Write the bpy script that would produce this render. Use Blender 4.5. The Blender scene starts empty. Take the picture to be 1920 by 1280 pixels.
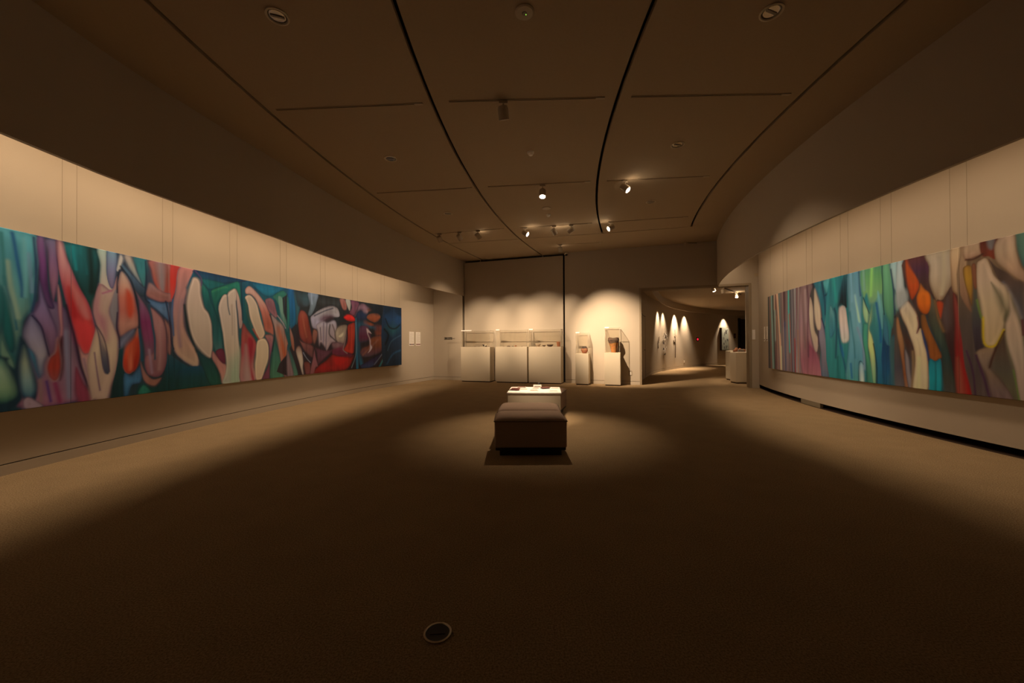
import bpy, math, random
import numpy as np
from mathutils import Vector, Matrix

# ---------------------------------------------------------------- camera, world, exposure
scene = bpy.context.scene
COL = scene.collection
cam_data = bpy.data.cameras.new('camera')
cam_data.sensor_width = 36.0
cam_data.lens = 13.5
cam_data.clip_start = 0.05
cam_data.clip_end = 100
cam = bpy.data.objects.new('camera', cam_data)
COL.objects.link(cam)
cam.matrix_world = (Matrix.Translation((0, 0, 1.2)) @ Matrix.Rotation(math.pi / 2 + math.atan(5 / 720), 4, 'X')
                    @ Matrix.Rotation(-0.0054, 4, 'Z'))
scene.camera = cam
world = bpy.data.worlds.new('world')
scene.world = world
world.use_nodes = True
world.node_tree.nodes['Background'].inputs[0].default_value = (0.02, 0.015, 0.01, 1)
world.node_tree.nodes['Background'].inputs[1].default_value = 0.05
vs = scene.view_settings
vs.view_transform = 'Standard'
vs.look = 'None'
vs.exposure = 0.0
vs.gamma = 1.0
vs.use_curve_mapping = False
WARM = (1.0, 0.73, 0.475)
WASH_LEFT_W = 12.5       # each lamp of the row hidden behind the left bulkhead
WASH_RIGHT_W = 9.0      # each lamp of the row hidden behind the right bulkhead
SW = 840.0        # watts of a gallery spotlight
CW = 200.0        # watts of a corridor spotlight
LEAK = 1.0       # light leaking from the spotlight vents

# ---------------------------------------------------------------- helpers
CX, CY = 21.15, 3.1     # the gallery is bent around this point
def pol(R, phi, z=0.0):
    a = math.radians(phi)
    return Vector((CX - R * math.cos(a), CY + R * math.sin(a), z))
def interp(x, xs, ys): return float(np.interp(x, xs, ys))

class MB:
    def __init__(s): s.v = []; s.f = []
    def add(s, vs_, fs_):
        o = len(s.v); s.v += [tuple(p) for p in vs_]; s.f += [tuple(i + o for i in f) for f in fs_]; return s
    def box(s, c, size, rz=0.0):
        x, y, z = (q / 2 for q in size); ca, sa = math.cos(rz), math.sin(rz)
        P = []
        for dz in (-z, z):
            for dx, dy in ((-x, -y), (x, -y), (x, y), (-x, y)):
                P.append((c[0] + dx * ca - dy * sa, c[1] + dx * sa + dy * ca, c[2] + dz))
        return s.add(P, [(3, 2, 1, 0), (4, 5, 6, 7), (0, 1, 5, 4), (1, 2, 6, 5), (2, 3, 7, 6), (3, 0, 4, 7)])
    def arc(s, R0, R1, p0, p1, z0, z1, n=None):
        f0 = R0 if callable(R0) else (lambda p: R0)
        f1 = R1 if callable(R1) else (lambda p: R1)
        n = n or max(2, int(abs(p1 - p0) / 0.7))
        V = []
        for i in range(n + 1):
            p = p0 + (p1 - p0) * i / n
            for R, z in ((f0(p), z0), (f1(p), z0), (f1(p), z1), (f0(p), z1)): V.append(pol(R, p, z))
        F = []
        for i in range(n):
            a = 4 * i; b = a + 4
            for k in range(4):
                F.append((a + k, a + (k + 1) % 4, b + (k + 1) % 4, b + k))
        F += [(3, 2, 1, 0), (4 * n, 4 * n + 1, 4 * n + 2, 4 * n + 3)]
        return s.add(V, F)
    def polywall(s, pts, th, z0, z1):
        n = len(pts); P = [Vector(p) for p in pts]; V = []
        for i, p in enumerate(P):
            d = (P[min(i + 1, n - 1)] - P[max(i - 1, 0)]).normalized(); q = p + Vector((d.y, -d.x)) * th
            V += [(p.x, p.y, z0), (q.x, q.y, z0), (q.x, q.y, z1), (p.x, p.y, z1)]
        F = []
        for i in range(n - 1):
            a = 4 * i; b = a + 4
            for k in range(4): F.append((a + k, a + (k + 1) % 4, b + (k + 1) % 4, b + k))
        F += [(3, 2, 1, 0), (4 * n - 4, 4 * n - 3, 4 * n - 2, 4 * n - 1)]
        return s.add(V, F)
    def tube(s, a, b, r0, r1=None, n=12):
        r1 = r0 if r1 is None else r1
        a = Vector(a); b = Vector(b); w = (b - a).normalized()
        u = w.orthogonal().normalized(); v = w.cross(u)
        V = []
        for c, r in ((a, r0), (b, r1)):
            for i in range(n):
                t = 2 * math.pi * i / n; V.append(c + u * math.cos(t) * r + v * math.sin(t) * r)
        F = [(i, (i + 1) % n, n + (i + 1) % n, n + i) for i in range(n)]
        return s.add(V, F + [tuple(range(n - 1, -1, -1)), tuple(range(n, 2 * n))])
    def path(s, pts, r, n=6):
        for a, b in zip(pts[:-1], pts[1:]): s.tube(a, b, r, None, n)
        return s
    def lathe(s, prof, n=28, c=(0, 0, 0), axis=None):
        M = Matrix.Identity(3) if axis is None else Vector((0, 0, 1)).rotation_difference(Vector(axis)).to_matrix()
        C = Vector(c); V = []
        for r, z in prof:
            for i in range(n):
                t = 2 * math.pi * i / n
                V.append(C + M @ Vector((r * math.cos(t), r * math.sin(t), z)))
        F = []
        for j in range(len(prof) - 1):
            for i in range(n):
                F.append((j * n + i, j * n + (i + 1) % n, (j + 1) * n + (i + 1) % n, (j + 1) * n + i))
        F.append(tuple(range(n - 1, -1, -1))); m = (len(prof) - 1) * n
        F.append(tuple(range(m, m + n)))
        return s.add(V, F)
    def move(s, d):
        d = Vector(d); s.v = [tuple(Vector(p) + d) for p in s.v]; return s
    def map(s, fn): s.v = [tuple(fn(Vector(p))) for p in s.v]; return s

MATS = {}
def obj(name, mb, mat, parent=None, smooth=False, bevel=0.0, seg=2, label=None, subsurf=0):
    me = bpy.data.meshes.new(name); me.from_pydata(mb.v, [], mb.f); me.update()
    import bmesh
    bm = bmesh.new(); bm.from_mesh(me); bmesh.ops.recalc_face_normals(bm, faces=bm.faces); bm.to_mesh(me); bm.free()
    if smooth:
        me.polygons.foreach_set('use_smooth', [True] * len(me.polygons))
    o = bpy.data.objects.new(name, me); COL.objects.link(o)
    if mat: me.materials.append(MATS[mat])
    if bevel:
        b = o.modifiers.new('bevel', 'BEVEL'); b.width = bevel; b.segments = seg; b.limit_method = 'ANGLE'
    if subsurf:
        b = o.modifiers.new('subsurf', 'SUBSURF'); b.levels = subsurf; b.render_levels = subsurf
    if parent: o.parent = parent
    if label: o['label'] = label
    return o
def thing(name, label, cat, loc=(0, 0, 0), rz=0.0, group=None):
    o = bpy.data.objects.new(name, None); COL.objects.link(o); o.empty_display_size = .05
    o.location = loc; o.rotation_euler = (0, 0, rz); o['label'] = label; o['category'] = cat
    if group: o['group'] = group
    return o
def tag(o, label, cat, group=None):
    o['label'] = label; o['category'] = cat
    if group: o['group'] = group
    return o
def struct(name, mb, mat, label=None, cat=None, **k):
    o = obj(name, mb, mat, **k); o['kind'] = 'structure'
    if label: o['label'] = label
    if cat: o['category'] = cat
    return o

# ---------------------------------------------------------------- materials
def material(name, col, rough=.7, metal=0.0, var=0.0, scale=8.0, bump=0.0, bscale=60.0, emit=None, spec=.4, detail=4):
    m = bpy.data.materials.new(name); m.use_nodes = True; nt = m.node_tree; N = nt.nodes; L = nt.links
    b = N['Principled BSDF']; b.inputs['Base Color'].default_value = (*col, 1); b.inputs['Roughness'].default_value = rough
    b.inputs['Metallic'].default_value = metal; b.inputs['Specular IOR Level'].default_value = spec
    tc = N.new('ShaderNodeTexCoord')
    if var:
        no = N.new('ShaderNodeTexNoise'); no.inputs['Scale'].default_value = scale; no.inputs['Detail'].default_value = detail
        mx = N.new('ShaderNodeMix'); mx.data_type = 'RGBA'
        mx.inputs[6].default_value = (*[max(c * (1 - var), 0) for c in col], 1)
        mx.inputs[7].default_value = (*[min(c * (1 + var), 1) for c in col], 1)
        L.new(tc.outputs['Object'], no.inputs['Vector']); L.new(no.outputs['Fac'], mx.inputs[0]); L.new(mx.outputs[2], b.inputs['Base Color'])
    if bump:
        n2 = N.new('ShaderNodeTexNoise'); n2.inputs['Scale'].default_value = bscale; n2.inputs['Detail'].default_value = 3
        bp = N.new('ShaderNodeBump'); bp.inputs['Strength'].default_value = bump; bp.inputs['Distance'].default_value = .01
        L.new(tc.outputs['Object'], n2.inputs['Vector']); L.new(n2.outputs['Fac'], bp.inputs['Height']); L.new(bp.outputs[0], b.inputs['Normal'])
    if emit:
        b.inputs['Emission Color'].default_value = (*emit[0], 1); b.inputs['Emission Strength'].default_value = emit[1]
    MATS[name] = m; return m
material('wall', (.47, .405, .325), .85, var=.035, scale=1.3, bump=.06, bscale=120)
material('ceiling', (.45, .36, .25), .9, var=.05, scale=40, bump=.1, bscale=90)
material('dark', (.008, .006, .005), .9, var=.2, scale=3)
material('skirt_dark', (.05, .03, .022), .8, var=.3, scale=3)
material('frame', (.30, .24, .165), .6, var=.05, scale=6)
material('rail', (.46, .38, .27), .6, var=.04, scale=5)
material('plinth', (.66, .58, .45), .7, var=.02, scale=3, bump=.03, bscale=150)
material('white', (.93, .90, .86), .6, var=.02, scale=5)
material('paper', (.84, .80, .76), .8, var=.02, scale=9)
material('can', (.50, .43, .33), .45, var=.04, scale=10)
material('chrome', (.62, .6, .56), .22, metal=1.0, var=.05, scale=9)
material('black', (.012, .011, .010), .5, var=.2, scale=9)
material('fabric', (.37, .265, .205), .95, var=.08, scale=60, bump=.25, bscale=300)
material('fabric_seam', (.10, .07, .05), .95, var=.1, scale=60)
material('red_print', (.20, .075, .06), .7, var=.25, scale=40)
material('dark_print', (.07, .06, .075), .7, var=.35, scale=50)
material('grey_print', (.40, .35, .31), .7, var=.25, scale=60)
material('ink', (.03, .027, .025), .8, var=.1, scale=30)
material('pale_ink', (.50, .46, .42), .8, var=.1, scale=60)
material('terracotta', (.36, .15, .075), .85, var=.25, scale=14, bump=.2, bscale=60)
material('dark_clay', (.10, .07, .055), .85, var=.35, scale=18, bump=.3, bscale=50)
material('pale_clay', (.46, .36, .26), .85, var=.2, scale=20, bump=.2, bscale=60)
material('grey_stone', (.26, .22, .18), .85, var=.25, scale=20, bump=.25, bscale=70)
material('wire', (.28, .23, .17), .5, var=.05, scale=5)
material('twig', (.12, .08, .05), .8, var=.3, scale=20)
material('lens', (1, .9, .75), .5, emit=((1.0, .82, .58), 26.0), var=.01, scale=4)
material('lens_dim', (1, .9, .75), .5, emit=((1.0, .82, .58), 2.5), var=.01, scale=4)
material('red_lamp', (.5, .01, .02), .4, emit=((1.0, .02, .06), .9), var=.01, scale=4)
material('green_lamp', (.1, .4, .05), .4, emit=((.4, 1.0, .1), .8), var=.01, scale=4)
material('off_lens', (.30, .27, .23), .3, var=.2, scale=12)
material('grey_wood', (.20, .17, .12), .8, var=.1, scale=12)

def carpet_material():
    m = bpy.data.materials.new('carpet'); m.use_nodes = True; nt = m.node_tree; N = nt.nodes; L = nt.links
    b = N['Principled BSDF']; b.inputs['Roughness'].default_value = 1.0; b.inputs['Specular IOR Level'].default_value = .1
    tc = N.new('ShaderNodeTexCoord')
    n1 = N.new('ShaderNodeTexNoise'); n1.inputs['Scale'].default_value = 120; n1.inputs['Detail'].default_value = 6; n1.inputs['Roughness'].default_value = .75
    n2 = N.new('ShaderNodeTexNoise'); n2.inputs['Scale'].default_value = 3.5; n2.inputs['Detail'].default_value = 4
    mp = N.new('ShaderNodeMapRange'); mp.inputs[1].default_value = .34; mp.inputs[2].default_value = .66
    mx = N.new('ShaderNodeMix'); mx.data_type = 'RGBA'
    mx.inputs[6].default_value = (.165, .108, .053, 1); mx.inputs[7].default_value = (.50, .37, .222, 1)
    m2 = N.new('ShaderNodeMix'); m2.data_type = 'RGBA'; m2.blend_type = 'MULTIPLY'; m2.inputs[0].default_value = 1.0
    r2 = N.new('ShaderNodeMapRange'); r2.inputs[1].default_value = .3; r2.inputs[2].default_value = .7; r2.inputs[3].default_value = .94; r2.inputs[4].default_value = 1.04
    for n_ in (n1, n2): L.new(tc.outputs['Object'], n_.inputs['Vector'])
    L.new(n1.outputs['Fac'], mp.inputs[0]); L.new(mp.outputs[0], mx.inputs[0])
    L.new(n2.outputs['Fac'], r2.inputs[0]); L.new(mx.outputs[2], m2.inputs[6]); L.new(r2.outputs[0], m2.inputs[7])
    L.new(m2.outputs[2], b.inputs['Base Color'])
    bp = N.new('ShaderNodeBump'); bp.inputs['Strength'].default_value = .8; bp.inputs['Distance'].default_value = .008
    L.new(n1.outputs['Fac'], bp.inputs['Height']); L.new(bp.outputs[0], b.inputs['Normal'])
    MATS['carpet'] = m
carpet_material()
def acrylic_material():
    m = bpy.data.materials.new('acrylic'); m.use_nodes = True; nt = m.node_tree; N = nt.nodes; L = nt.links
    N.remove(N['Principled BSDF']); out = N['Material Output']
    t = N.new('ShaderNodeBsdfTransparent'); t.inputs[0].default_value = (.985, .98, .965, 1)
    g = N.new('ShaderNodeBsdfGlossy'); g.inputs['Roughness'].default_value = .03; g.inputs[0].default_value = (1, 1, 1, 1)
    fr = N.new('ShaderNodeFresnel'); fr.inputs[0].default_value = 1.45
    ge = N.new('ShaderNodeNewGeometry'); fm = N.new('ShaderNodeMath'); fm.operation = 'SUBTRACT'; fm.use_clamp = True
    L.new(fr.outputs[0], fm.inputs[0]); L.new(ge.outputs['Backfacing'], fm.inputs[1])
    mx = N.new('ShaderNodeMixShader'); L.new(fm.outputs[0], mx.inputs[0]); L.new(t.outputs[0], mx.inputs[1]); L.new(g.outputs[0], mx.inputs[2])
    L.new(mx.outputs[0], out.inputs[0]); MATS['acrylic'] = m
    m = bpy.data.materials.new('acrylic_edge'); m.use_nodes = True; b = m.node_tree.nodes['Principled BSDF']
    b.inputs['Base Color'].default_value = (.62, .56, .46, 1); b.inputs['Roughness'].default_value = .25; b.inputs['Alpha'].default_value = .55
    MATS['acrylic_edge'] = m
acrylic_material()
def jar_material(name, top, low, split, amp, rs):
    m = bpy.data.materials.new(name); m.use_nodes = True; nt = m.node_tree; N = nt.nodes; L = nt.links
    b = N['Principled BSDF']; b.inputs['Roughness'].default_value = .85
    tc = N.new('ShaderNodeTexCoord'); sp = N.new('ShaderNodeSeparateXYZ'); no = N.new('ShaderNodeTexNoise'); no.inputs['Scale'].default_value = rs
    L.new(tc.outputs['Object'], sp.inputs[0]); L.new(tc.outputs['Object'], no.inputs['Vector'])
    ad = N.new('ShaderNodeMath'); ad.operation = 'MULTIPLY_ADD'; ad.inputs[1].default_value = amp
    L.new(no.outputs['Fac'], ad.inputs[0]); L.new(sp.outputs['Z'], ad.inputs[2])
    mp = N.new('ShaderNodeMapRange'); mp.inputs[1].default_value = split + amp / 2 - .012; mp.inputs[2].default_value = split + amp / 2 + .012
    L.new(ad.outputs[0], mp.inputs[0])
    n2 = N.new('ShaderNodeTexNoise'); n2.inputs['Scale'].default_value = 26; n2.inputs['Detail'].default_value = 5
    L.new(tc.outputs['Object'], n2.inputs['Vector'])
    mx = N.new('ShaderNodeMix'); mx.data_type = 'RGBA'; mx.inputs[6].default_value = (*low, 1); mx.inputs[7].default_value = (*top, 1)
    L.new(mp.outputs[0], mx.inputs[0])
    m2 = N.new('ShaderNodeMix'); m2.data_type = 'RGBA'; m2.blend_type = 'MULTIPLY'; m2.inputs[0].default_value = .8
    L.new(mx.outputs[2], m2.inputs[6]); L.new(n2.outputs['Color'], m2.inputs[7])
    mul = N.new('ShaderNodeMix'); mul.data_type = 'RGBA'; mul.blend_type = 'MULTIPLY'; mul.inputs[0].default_value = 1; mul.inputs[7].default_value = (1.7, 1.7, 1.7, 1)
    L.new(m2.outputs[2], mul.inputs[6]); L.new(mul.outputs[2], b.inputs['Base Color'])
    bp = N.new('ShaderNodeBump'); bp.inputs['Strength'].default_value = .5; bp.inputs['Distance'].default_value = .01
    L.new(n2.outputs['Fac'], bp.inputs['Height']); L.new(bp.outputs[0], b.inputs['Normal'])
    MATS[name] = m
jar_material('jar_clay', (.115, .075, .05), (.44, .19, .06), .27, .12, 7)
jar_material('pot_clay', (.05, .035, .03), (.36, .16, .09), .145, .05, 12)
def attr_material():
    m = bpy.data.materials.new('oil_paint'); m.use_nodes = True; nt = m.node_tree; N = nt.nodes; L = nt.links
    b = N['Principled BSDF']; b.inputs['Roughness'].default_value = .62; b.inputs['Specular IOR Level'].default_value = .25
    a = N.new('ShaderNodeAttribute'); a.attribute_name = 'paint'; L.new(a.outputs['Color'], b.inputs['Base Color'])
    tc = N.new('ShaderNodeTexCoord'); n = N.new('ShaderNodeTexNoise'); n.inputs['Scale'].default_value = 220
    bp = N.new('ShaderNodeBump'); bp.inputs['Strength'].default_value = .05; bp.inputs['Distance'].default_value = .004
    L.new(tc.outputs['Object'], n.inputs['Vector']); L.new(n.outputs['Fac'], bp.inputs['Height']); L.new(bp.outputs[0], b.inputs['Normal'])
    MATS['oil_paint'] = m
attr_material()

# ---------------------------------------------------------------- the room
PH0 = -22.0
ZC = 4.0
BA = Vector((-1.63, 12.86)); BU = Vector((.95105, -.30903)); BN = Vector((-.30903, -.95105))   # back wall: origin, along, towards the room
BRZ = math.atan2(BU.y, BU.x)
def bk(u, n=0.0, z=0.0):
    p = BA + BU * u + BN * n; return Vector((p.x, p.y, z))
def bbox_back(mb, u0, u1, n0, n1, z0, z1):
    return mb.box(bk((u0 + u1) / 2, (n0 + n1) / 2, (z0 + z1) / 2), (u1 - u0, abs(n1 - n0), z1 - z0), BRZ)
RBL = lambda p: interp(p, [-25, 1.5, 6, 14, 23.5], [25.02, 25.02, 24.85, 24.83, 24.78])   # left bulkhead face
RBR = 17.2
RWR = lambda p: 15.98 + .25 * (max(p, 0) / 26) ** 2                                        # right wall face
RWL = 25.9

m = MB(); m.box((5, 10, -.05), (34, 46, .1)); struct('floor', m, 'carpet')
m = MB(); m.box((4, 2.6, 4.2), (26, 26, .1)); struct('ceiling', m, 'dark'); CEIL = bpy.data.objects['ceiling']
g = .022
RC = [24.1, 22.1, 19.97, 17.9]
CR = lambda R: interp(R, [17.9, 24.02], [20.0, 18.22])        # cross joint
def ceil_strip(R0, R1, pa, pb):
    mb = MB(); n = 40; V = []; F = []; k = 4
    for i in range(n + 1):
        for j in range(k + 1):
            R = R0 + (R1 - R0) * j / k
            a = pa(R) if callable(pa) else pa; b = pb(R) if callable(pb) else pb
            V.append(pol(R, a + (b - a) * i / n, ZC))
    nv = len(V); V += [Vector((p.x, p.y, ZC + .05)) for p in V]
    for i in range(n):
        for j in range(k):
            a = i * (k + 1) + j; q = (a, a + 1, a + k + 2, a + k + 1)
            F.append(q); F.append(tuple(x + nv for x in q[::-1]))
    ring = [j for j in range(k + 1)] + [i * (k + 1) + k for i in range(1, n + 1)] + [n * (k + 1) + j for j in range(k - 1, -1, -1)] + [i * (k + 1) for i in range(n - 1, 0, -1)]
    for a, b in zip(ring, ring[1:] + ring[:1]): F.append((a, b, b + nv, a + nv))
    mb.add(V, F); return obj('ceiling_panel', mb, 'ceiling', parent=CEIL)
j = .045
END = 26.0
ceil_strip(RC[0] + g, 25.3, PH0, END)
ceil_strip(RC[1] + g, RC[0] - g, PH0, lambda R: CR(R) - j)
ceil_strip(RC[1] + g, RC[0] - g, lambda R: CR(R) + j, END)
ceil_strip(RC[2] + g, RC[1] - g, PH0, lambda R: CR(R) - j)
ceil_strip(RC[3] + g, RC[2] - g, PH0, lambda R: CR(R) - j)
ceil_strip(17.0, RC[3] - g, PH0, lambda R: CR(R) + j)
ceil_strip(17.0, RC[1] - g, lambda R: CR(R) + j, END)

# left side: wall with shadow-line baseboard, dropped bulkhead, recess ceiling
m = MB(); m.arc(RWL, RWL + .2, PH0, 23.2, .107, 4.1); struct('wall_left', m, 'wall')
m = MB(); m.arc(RWL - .004, RWL + .2, PH0, 23.2, 0, .097); struct('baseboard_left', m, 'wall')
m = MB(); m.arc(RWL + .02, RWL + .15, PH0, 23.2, .095, .11); struct('trim_1', m, 'skirt_dark')
m = MB(); m.arc(RBL, lambda p: RBL(p) + .04, PH0, 23.6, 2.83, 4.1); struct('wall_left_bulkhead', m, 'wall')
m = MB(); m.arc(lambda p: RBL(p) + .04, RWL, PH0, 23.2, 3.92, 3.98); struct('ceiling_recess_left', m, 'wall')
# right side
m = MB(); m.arc(lambda p: RWR(p) - .06, RWR, PH0, 25.9, .098, 4.1); struct('wall_right', m, 'wall')
m = MB(); m.arc(lambda p: RWR(p) - .5, lambda p: RWR(p) - .42, PH0, 25.9, 0, .4); struct('wall_right_backing', m, 'skirt_dark')
m = MB(); m.arc(lambda p: RWR(p) - .42, lambda p: RWR(p) - .015, PH0, 25.9, .0, .012); struct('gap_floor_dark', m, 'skirt_dark')  # thin dark sheet added over the floor, darkens the gap under the wall
m = MB(); m.arc(RBR - .04, RBR, PH0, 26.0, 2.78, 4.1); struct('wall_right_bulkhead', m, 'wall')
m = MB(); m.arc(RWR, RBR - .04, PH0, 26.0, 3.92, 3.98); struct('ceiling_recess_right', m, 'wall')
m = MB(); m.arc(lambda p: RWR(p) - .05, lambda p: RWR(p) + .002, 13.9, 16.3, .012, .1)
o = obj('filler_block', m, 'grey_wood'); tag(o, 'short pale board filling the dark gap under the right wall', 'board')
# wall behind the camera
m = MB(); a = pol(26.2, PH0 + .2); b = pol(15.4, PH0 + .2); m.polywall([(b.x, b.y), (a.x, a.y)], .2, 0, 4.1); struct('wall_rear', m, 'wall')

# back wall
m = MB(); bbox_back(m, -1.35, -.03, -.25, 0, .107, 4.1); bbox_back(m, 3.43, 5.62, -.25, 0, .107, 4.1)
bbox_back(m, 5.62, 8.66, -.25, 0, 2.80, 4.1); bbox_back(m, 8.44, 8.62, -.25, 0, 0, 2.80); struct('wall_back', m, 'wall')
m = MB(); bbox_back(m, -1.35, -.03, -.25, .004, 0, .097); bbox_back(m, 3.43, 5.62, -.25, .004, 0, .097); struct('baseboard_back', m, 'wall')
m = MB(); bbox_back(m, -1.35, -.03, -.2, -.02, .095, .11); bbox_back(m, 3.43, 5.62, -.2, -.02, .095, .11); struct('trim_2', m, 'skirt_dark')
m = MB(); bbox_back(m, -.2, 3.6, -.5, -.3, 0, 4.1); struct('wall_back_void', m, 'dark')
t = thing('partition_panel', 'tall movable beige partition panel behind the three wide display cases', 'partition', bk(1.7, -.08), BRZ)
m = MB(); m.box((0, 0, 1.975), (3.34, .1, 3.91)); obj('panel', m, 'wall', t, bevel=.004)
for ux in (-1.1, 1.02):
    m = MB(); m.tube((ux, 0, 3.93), (ux, 0, 4.06), .018); obj('hanger_rod', m, 'can', t)
# doorway frame
m = MB(); bbox_back(m, 5.60, 5.66, -.28, .012, 0, 2.80); struct('trim_3', m, 'frame', bevel=.004)
m = MB(); bbox_back(m, 8.38, 8.44, -.28, .012, 0, 2.80); struct('trim_4', m, 'frame', bevel=.004)
m = MB(); bbox_back(m, 5.66, 8.38, -.02, .012, 2.74, 2.80); bbox_back(m, 5.66, 8.38, -.28, -.1, 2.74, 2.80); struct('trim_5', m, 'frame')
m = MB(); bbox_back(m, 5.66, 8.38, -.1, -.02, 2.765, 2.80); struct('trim_6', m, 'dark')

# corridor beyond the doorway
RO = lambda p: interp(p, [24, 32, 42, 50, 58, 80], [19.25, 19.45, 19.9, 20.2, 20.4, 20.45])
m = MB(); m.arc(RO, lambda p: RO(p) + .2, 25.2, 80, .107, 3.1); struct('wall_corridor_outer', m, 'wall')
m = MB(); m.arc(lambda p: RO(p) - .004, lambda p: RO(p) + .2, 25.2, 80, 0, .097); struct('baseboard_corridor', m, 'wall')
m = MB(); m.arc(lambda p: RO(p) - .45, lambda p: RO(p) - .41, 25.6, 80, 2.70, 2.97); struct('trim_7', m, 'wall')
m = MB(); m.arc(15.6, lambda p: RO(p) + .1, 25.9, 80, 2.97, 3.05); struct('ceiling_corridor', m, 'ceiling')
pts = [(6.58, 10.5), (7.12, 11.35), (7.36, 12.05)] + [tuple(pol(16.48, p)[:2]) for p in (34, 36, 38, 41, 45, 50, 56, 62, 70, 80)]
m = MB(); m.polywall(pts, .15, 0, 3.0); struct('wall_corridor_inner', m, 'wall')
a = pol(15.8, 79.5); b = pol(20.6, 79.5)
m = MB(); m.polywall([(a.x, a.y), (b.x, b.y)], .1, 0, 3.0); struct('wall_corridor_end', m, 'wall')

# ---------------------------------------------------------------- hidden wall-wash lamps in the two recesses
def washer(R, phi, side, watts):
    p = pol(R, phi, 3.62); rad = (p - pol(0, 0, 3.62)); rad = Vector((rad.x, rad.y, 0)).normalized()
    tan = Vector((-rad.y, rad.x, 0))
    t = thing('wall_washer', 'linear wall-wash lamp tucked up behind the %s bulkhead' % side, 'lamp', p, math.atan2(tan.y, tan.x),
              'wall-wash lamps behind the %s bulkhead' % side)
    m = MB(); m.box((0, 0, .06), (.98, .28, .09)); obj('housing', m, 'can', t)
    for bx_ in (-.35, .35):
        m = MB(); m.tube((bx_, 0, .1), (bx_, 0, .3), .012); obj('bracket', m, 'can', t)
    ld = bpy.data.lights.new('wash_light', 'AREA'); ld.shape = 'RECTANGLE'; ld.size = .92; ld.size_y = .26
    ld.energy = watts; ld.color = WARM; ld.spread = math.radians(155)
    lo = bpy.data.objects.new('wash_light', ld); COL.objects.link(lo)
    d = (Vector((0, 0, -1)) + (rad if side == 'left' else -rad) * WASH_TILT).normalized()
    z = -d; x = tan; y = z.cross(x)
    M = Matrix((x, y, z)).transposed().to_4x4(); M.translation = p - Vector((0, 0, .012)); lo.matrix_world = M
    lo.parent = t; lo.matrix_parent_inverse = (Matrix.Translation(p) @ Matrix.Rotation(math.atan2(tan.y, tan.x), 4, 'Z')).inverted()
WASH_TILT = -.06
phi = -4.3
while phi < 19.2:
    washer(RBL(phi) + .04 + .17, phi, 'left', WASH_LEFT_W); phi += 2.5
phi = -2.75
while phi < 24.5:
    washer(RBR - .04 - .17, phi, 'right', WASH_RIGHT_W * (.45 if phi > 21 else 1)); phi += 3.75

# ---------------------------------------------------------------- track rails and spotlights
RAILS = [((23.98, 3.46), (22.21, 3.46), 'left', 'nearest'), ((21.90, 3.42), (20.12, 3.57), 'middle', 'nearest'), ((19.82, 3.58), (18.04, 3.83), 'right', 'nearest'),
         ((23.96, 9.54), (22.17, 9.74), 'left', 'second'), ((21.88, 9.76), (20.09, 10.06), 'middle', 'second'), ((19.81, 10.15), (18.13, 10.56), 'right', 'second'),
         ((24.01, 15.95), (22.20, 16.15), 'left', 'third'), ((21.82, 16.32), (20.13, 16.73), 'middle', 'third'), ((19.77, 16.82), (18.06, 17.33), 'right', 'third')]
def rail(a, b, label):
    a = Vector((a.x, a.y, ZC)); b = Vector((b.x, b.y, ZC)); d = b - a; L = d.length; rz = math.atan2(d.y, d.x)
    t = thing('track_rail', label, 'lighting track', a, rz)
    m = MB(); m.box((L / 2, .010, -.003), (L, .008, .008)); obj('flange', m, 'ceiling', t)
    m = MB(); m.box((L / 2, -.010, -.003), (L, .008, .008)); obj('flange', m, 'ceiling', t)
    m = MB(); m.box((L / 2, 0, -.001), (L, .012, .006)); obj('slot', m, 'black', t)
    m = MB(); m.box((L - .05, 0, -.006), (.10, .034, .010)); obj('end_feed', m, 'can', t)
for (A, B, bay, row) in RAILS:
    rail(pol(A[0], A[1]), pol(B[0], B[1]), 'slim lighting track in the %s ceiling bay, %s row from the camera' % (bay, row))
rail(Vector((1.30, 10.81, 0)), Vector((2.52, 10.59, 0)), 'short lighting track close to the back wall near the dome camera')

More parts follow.
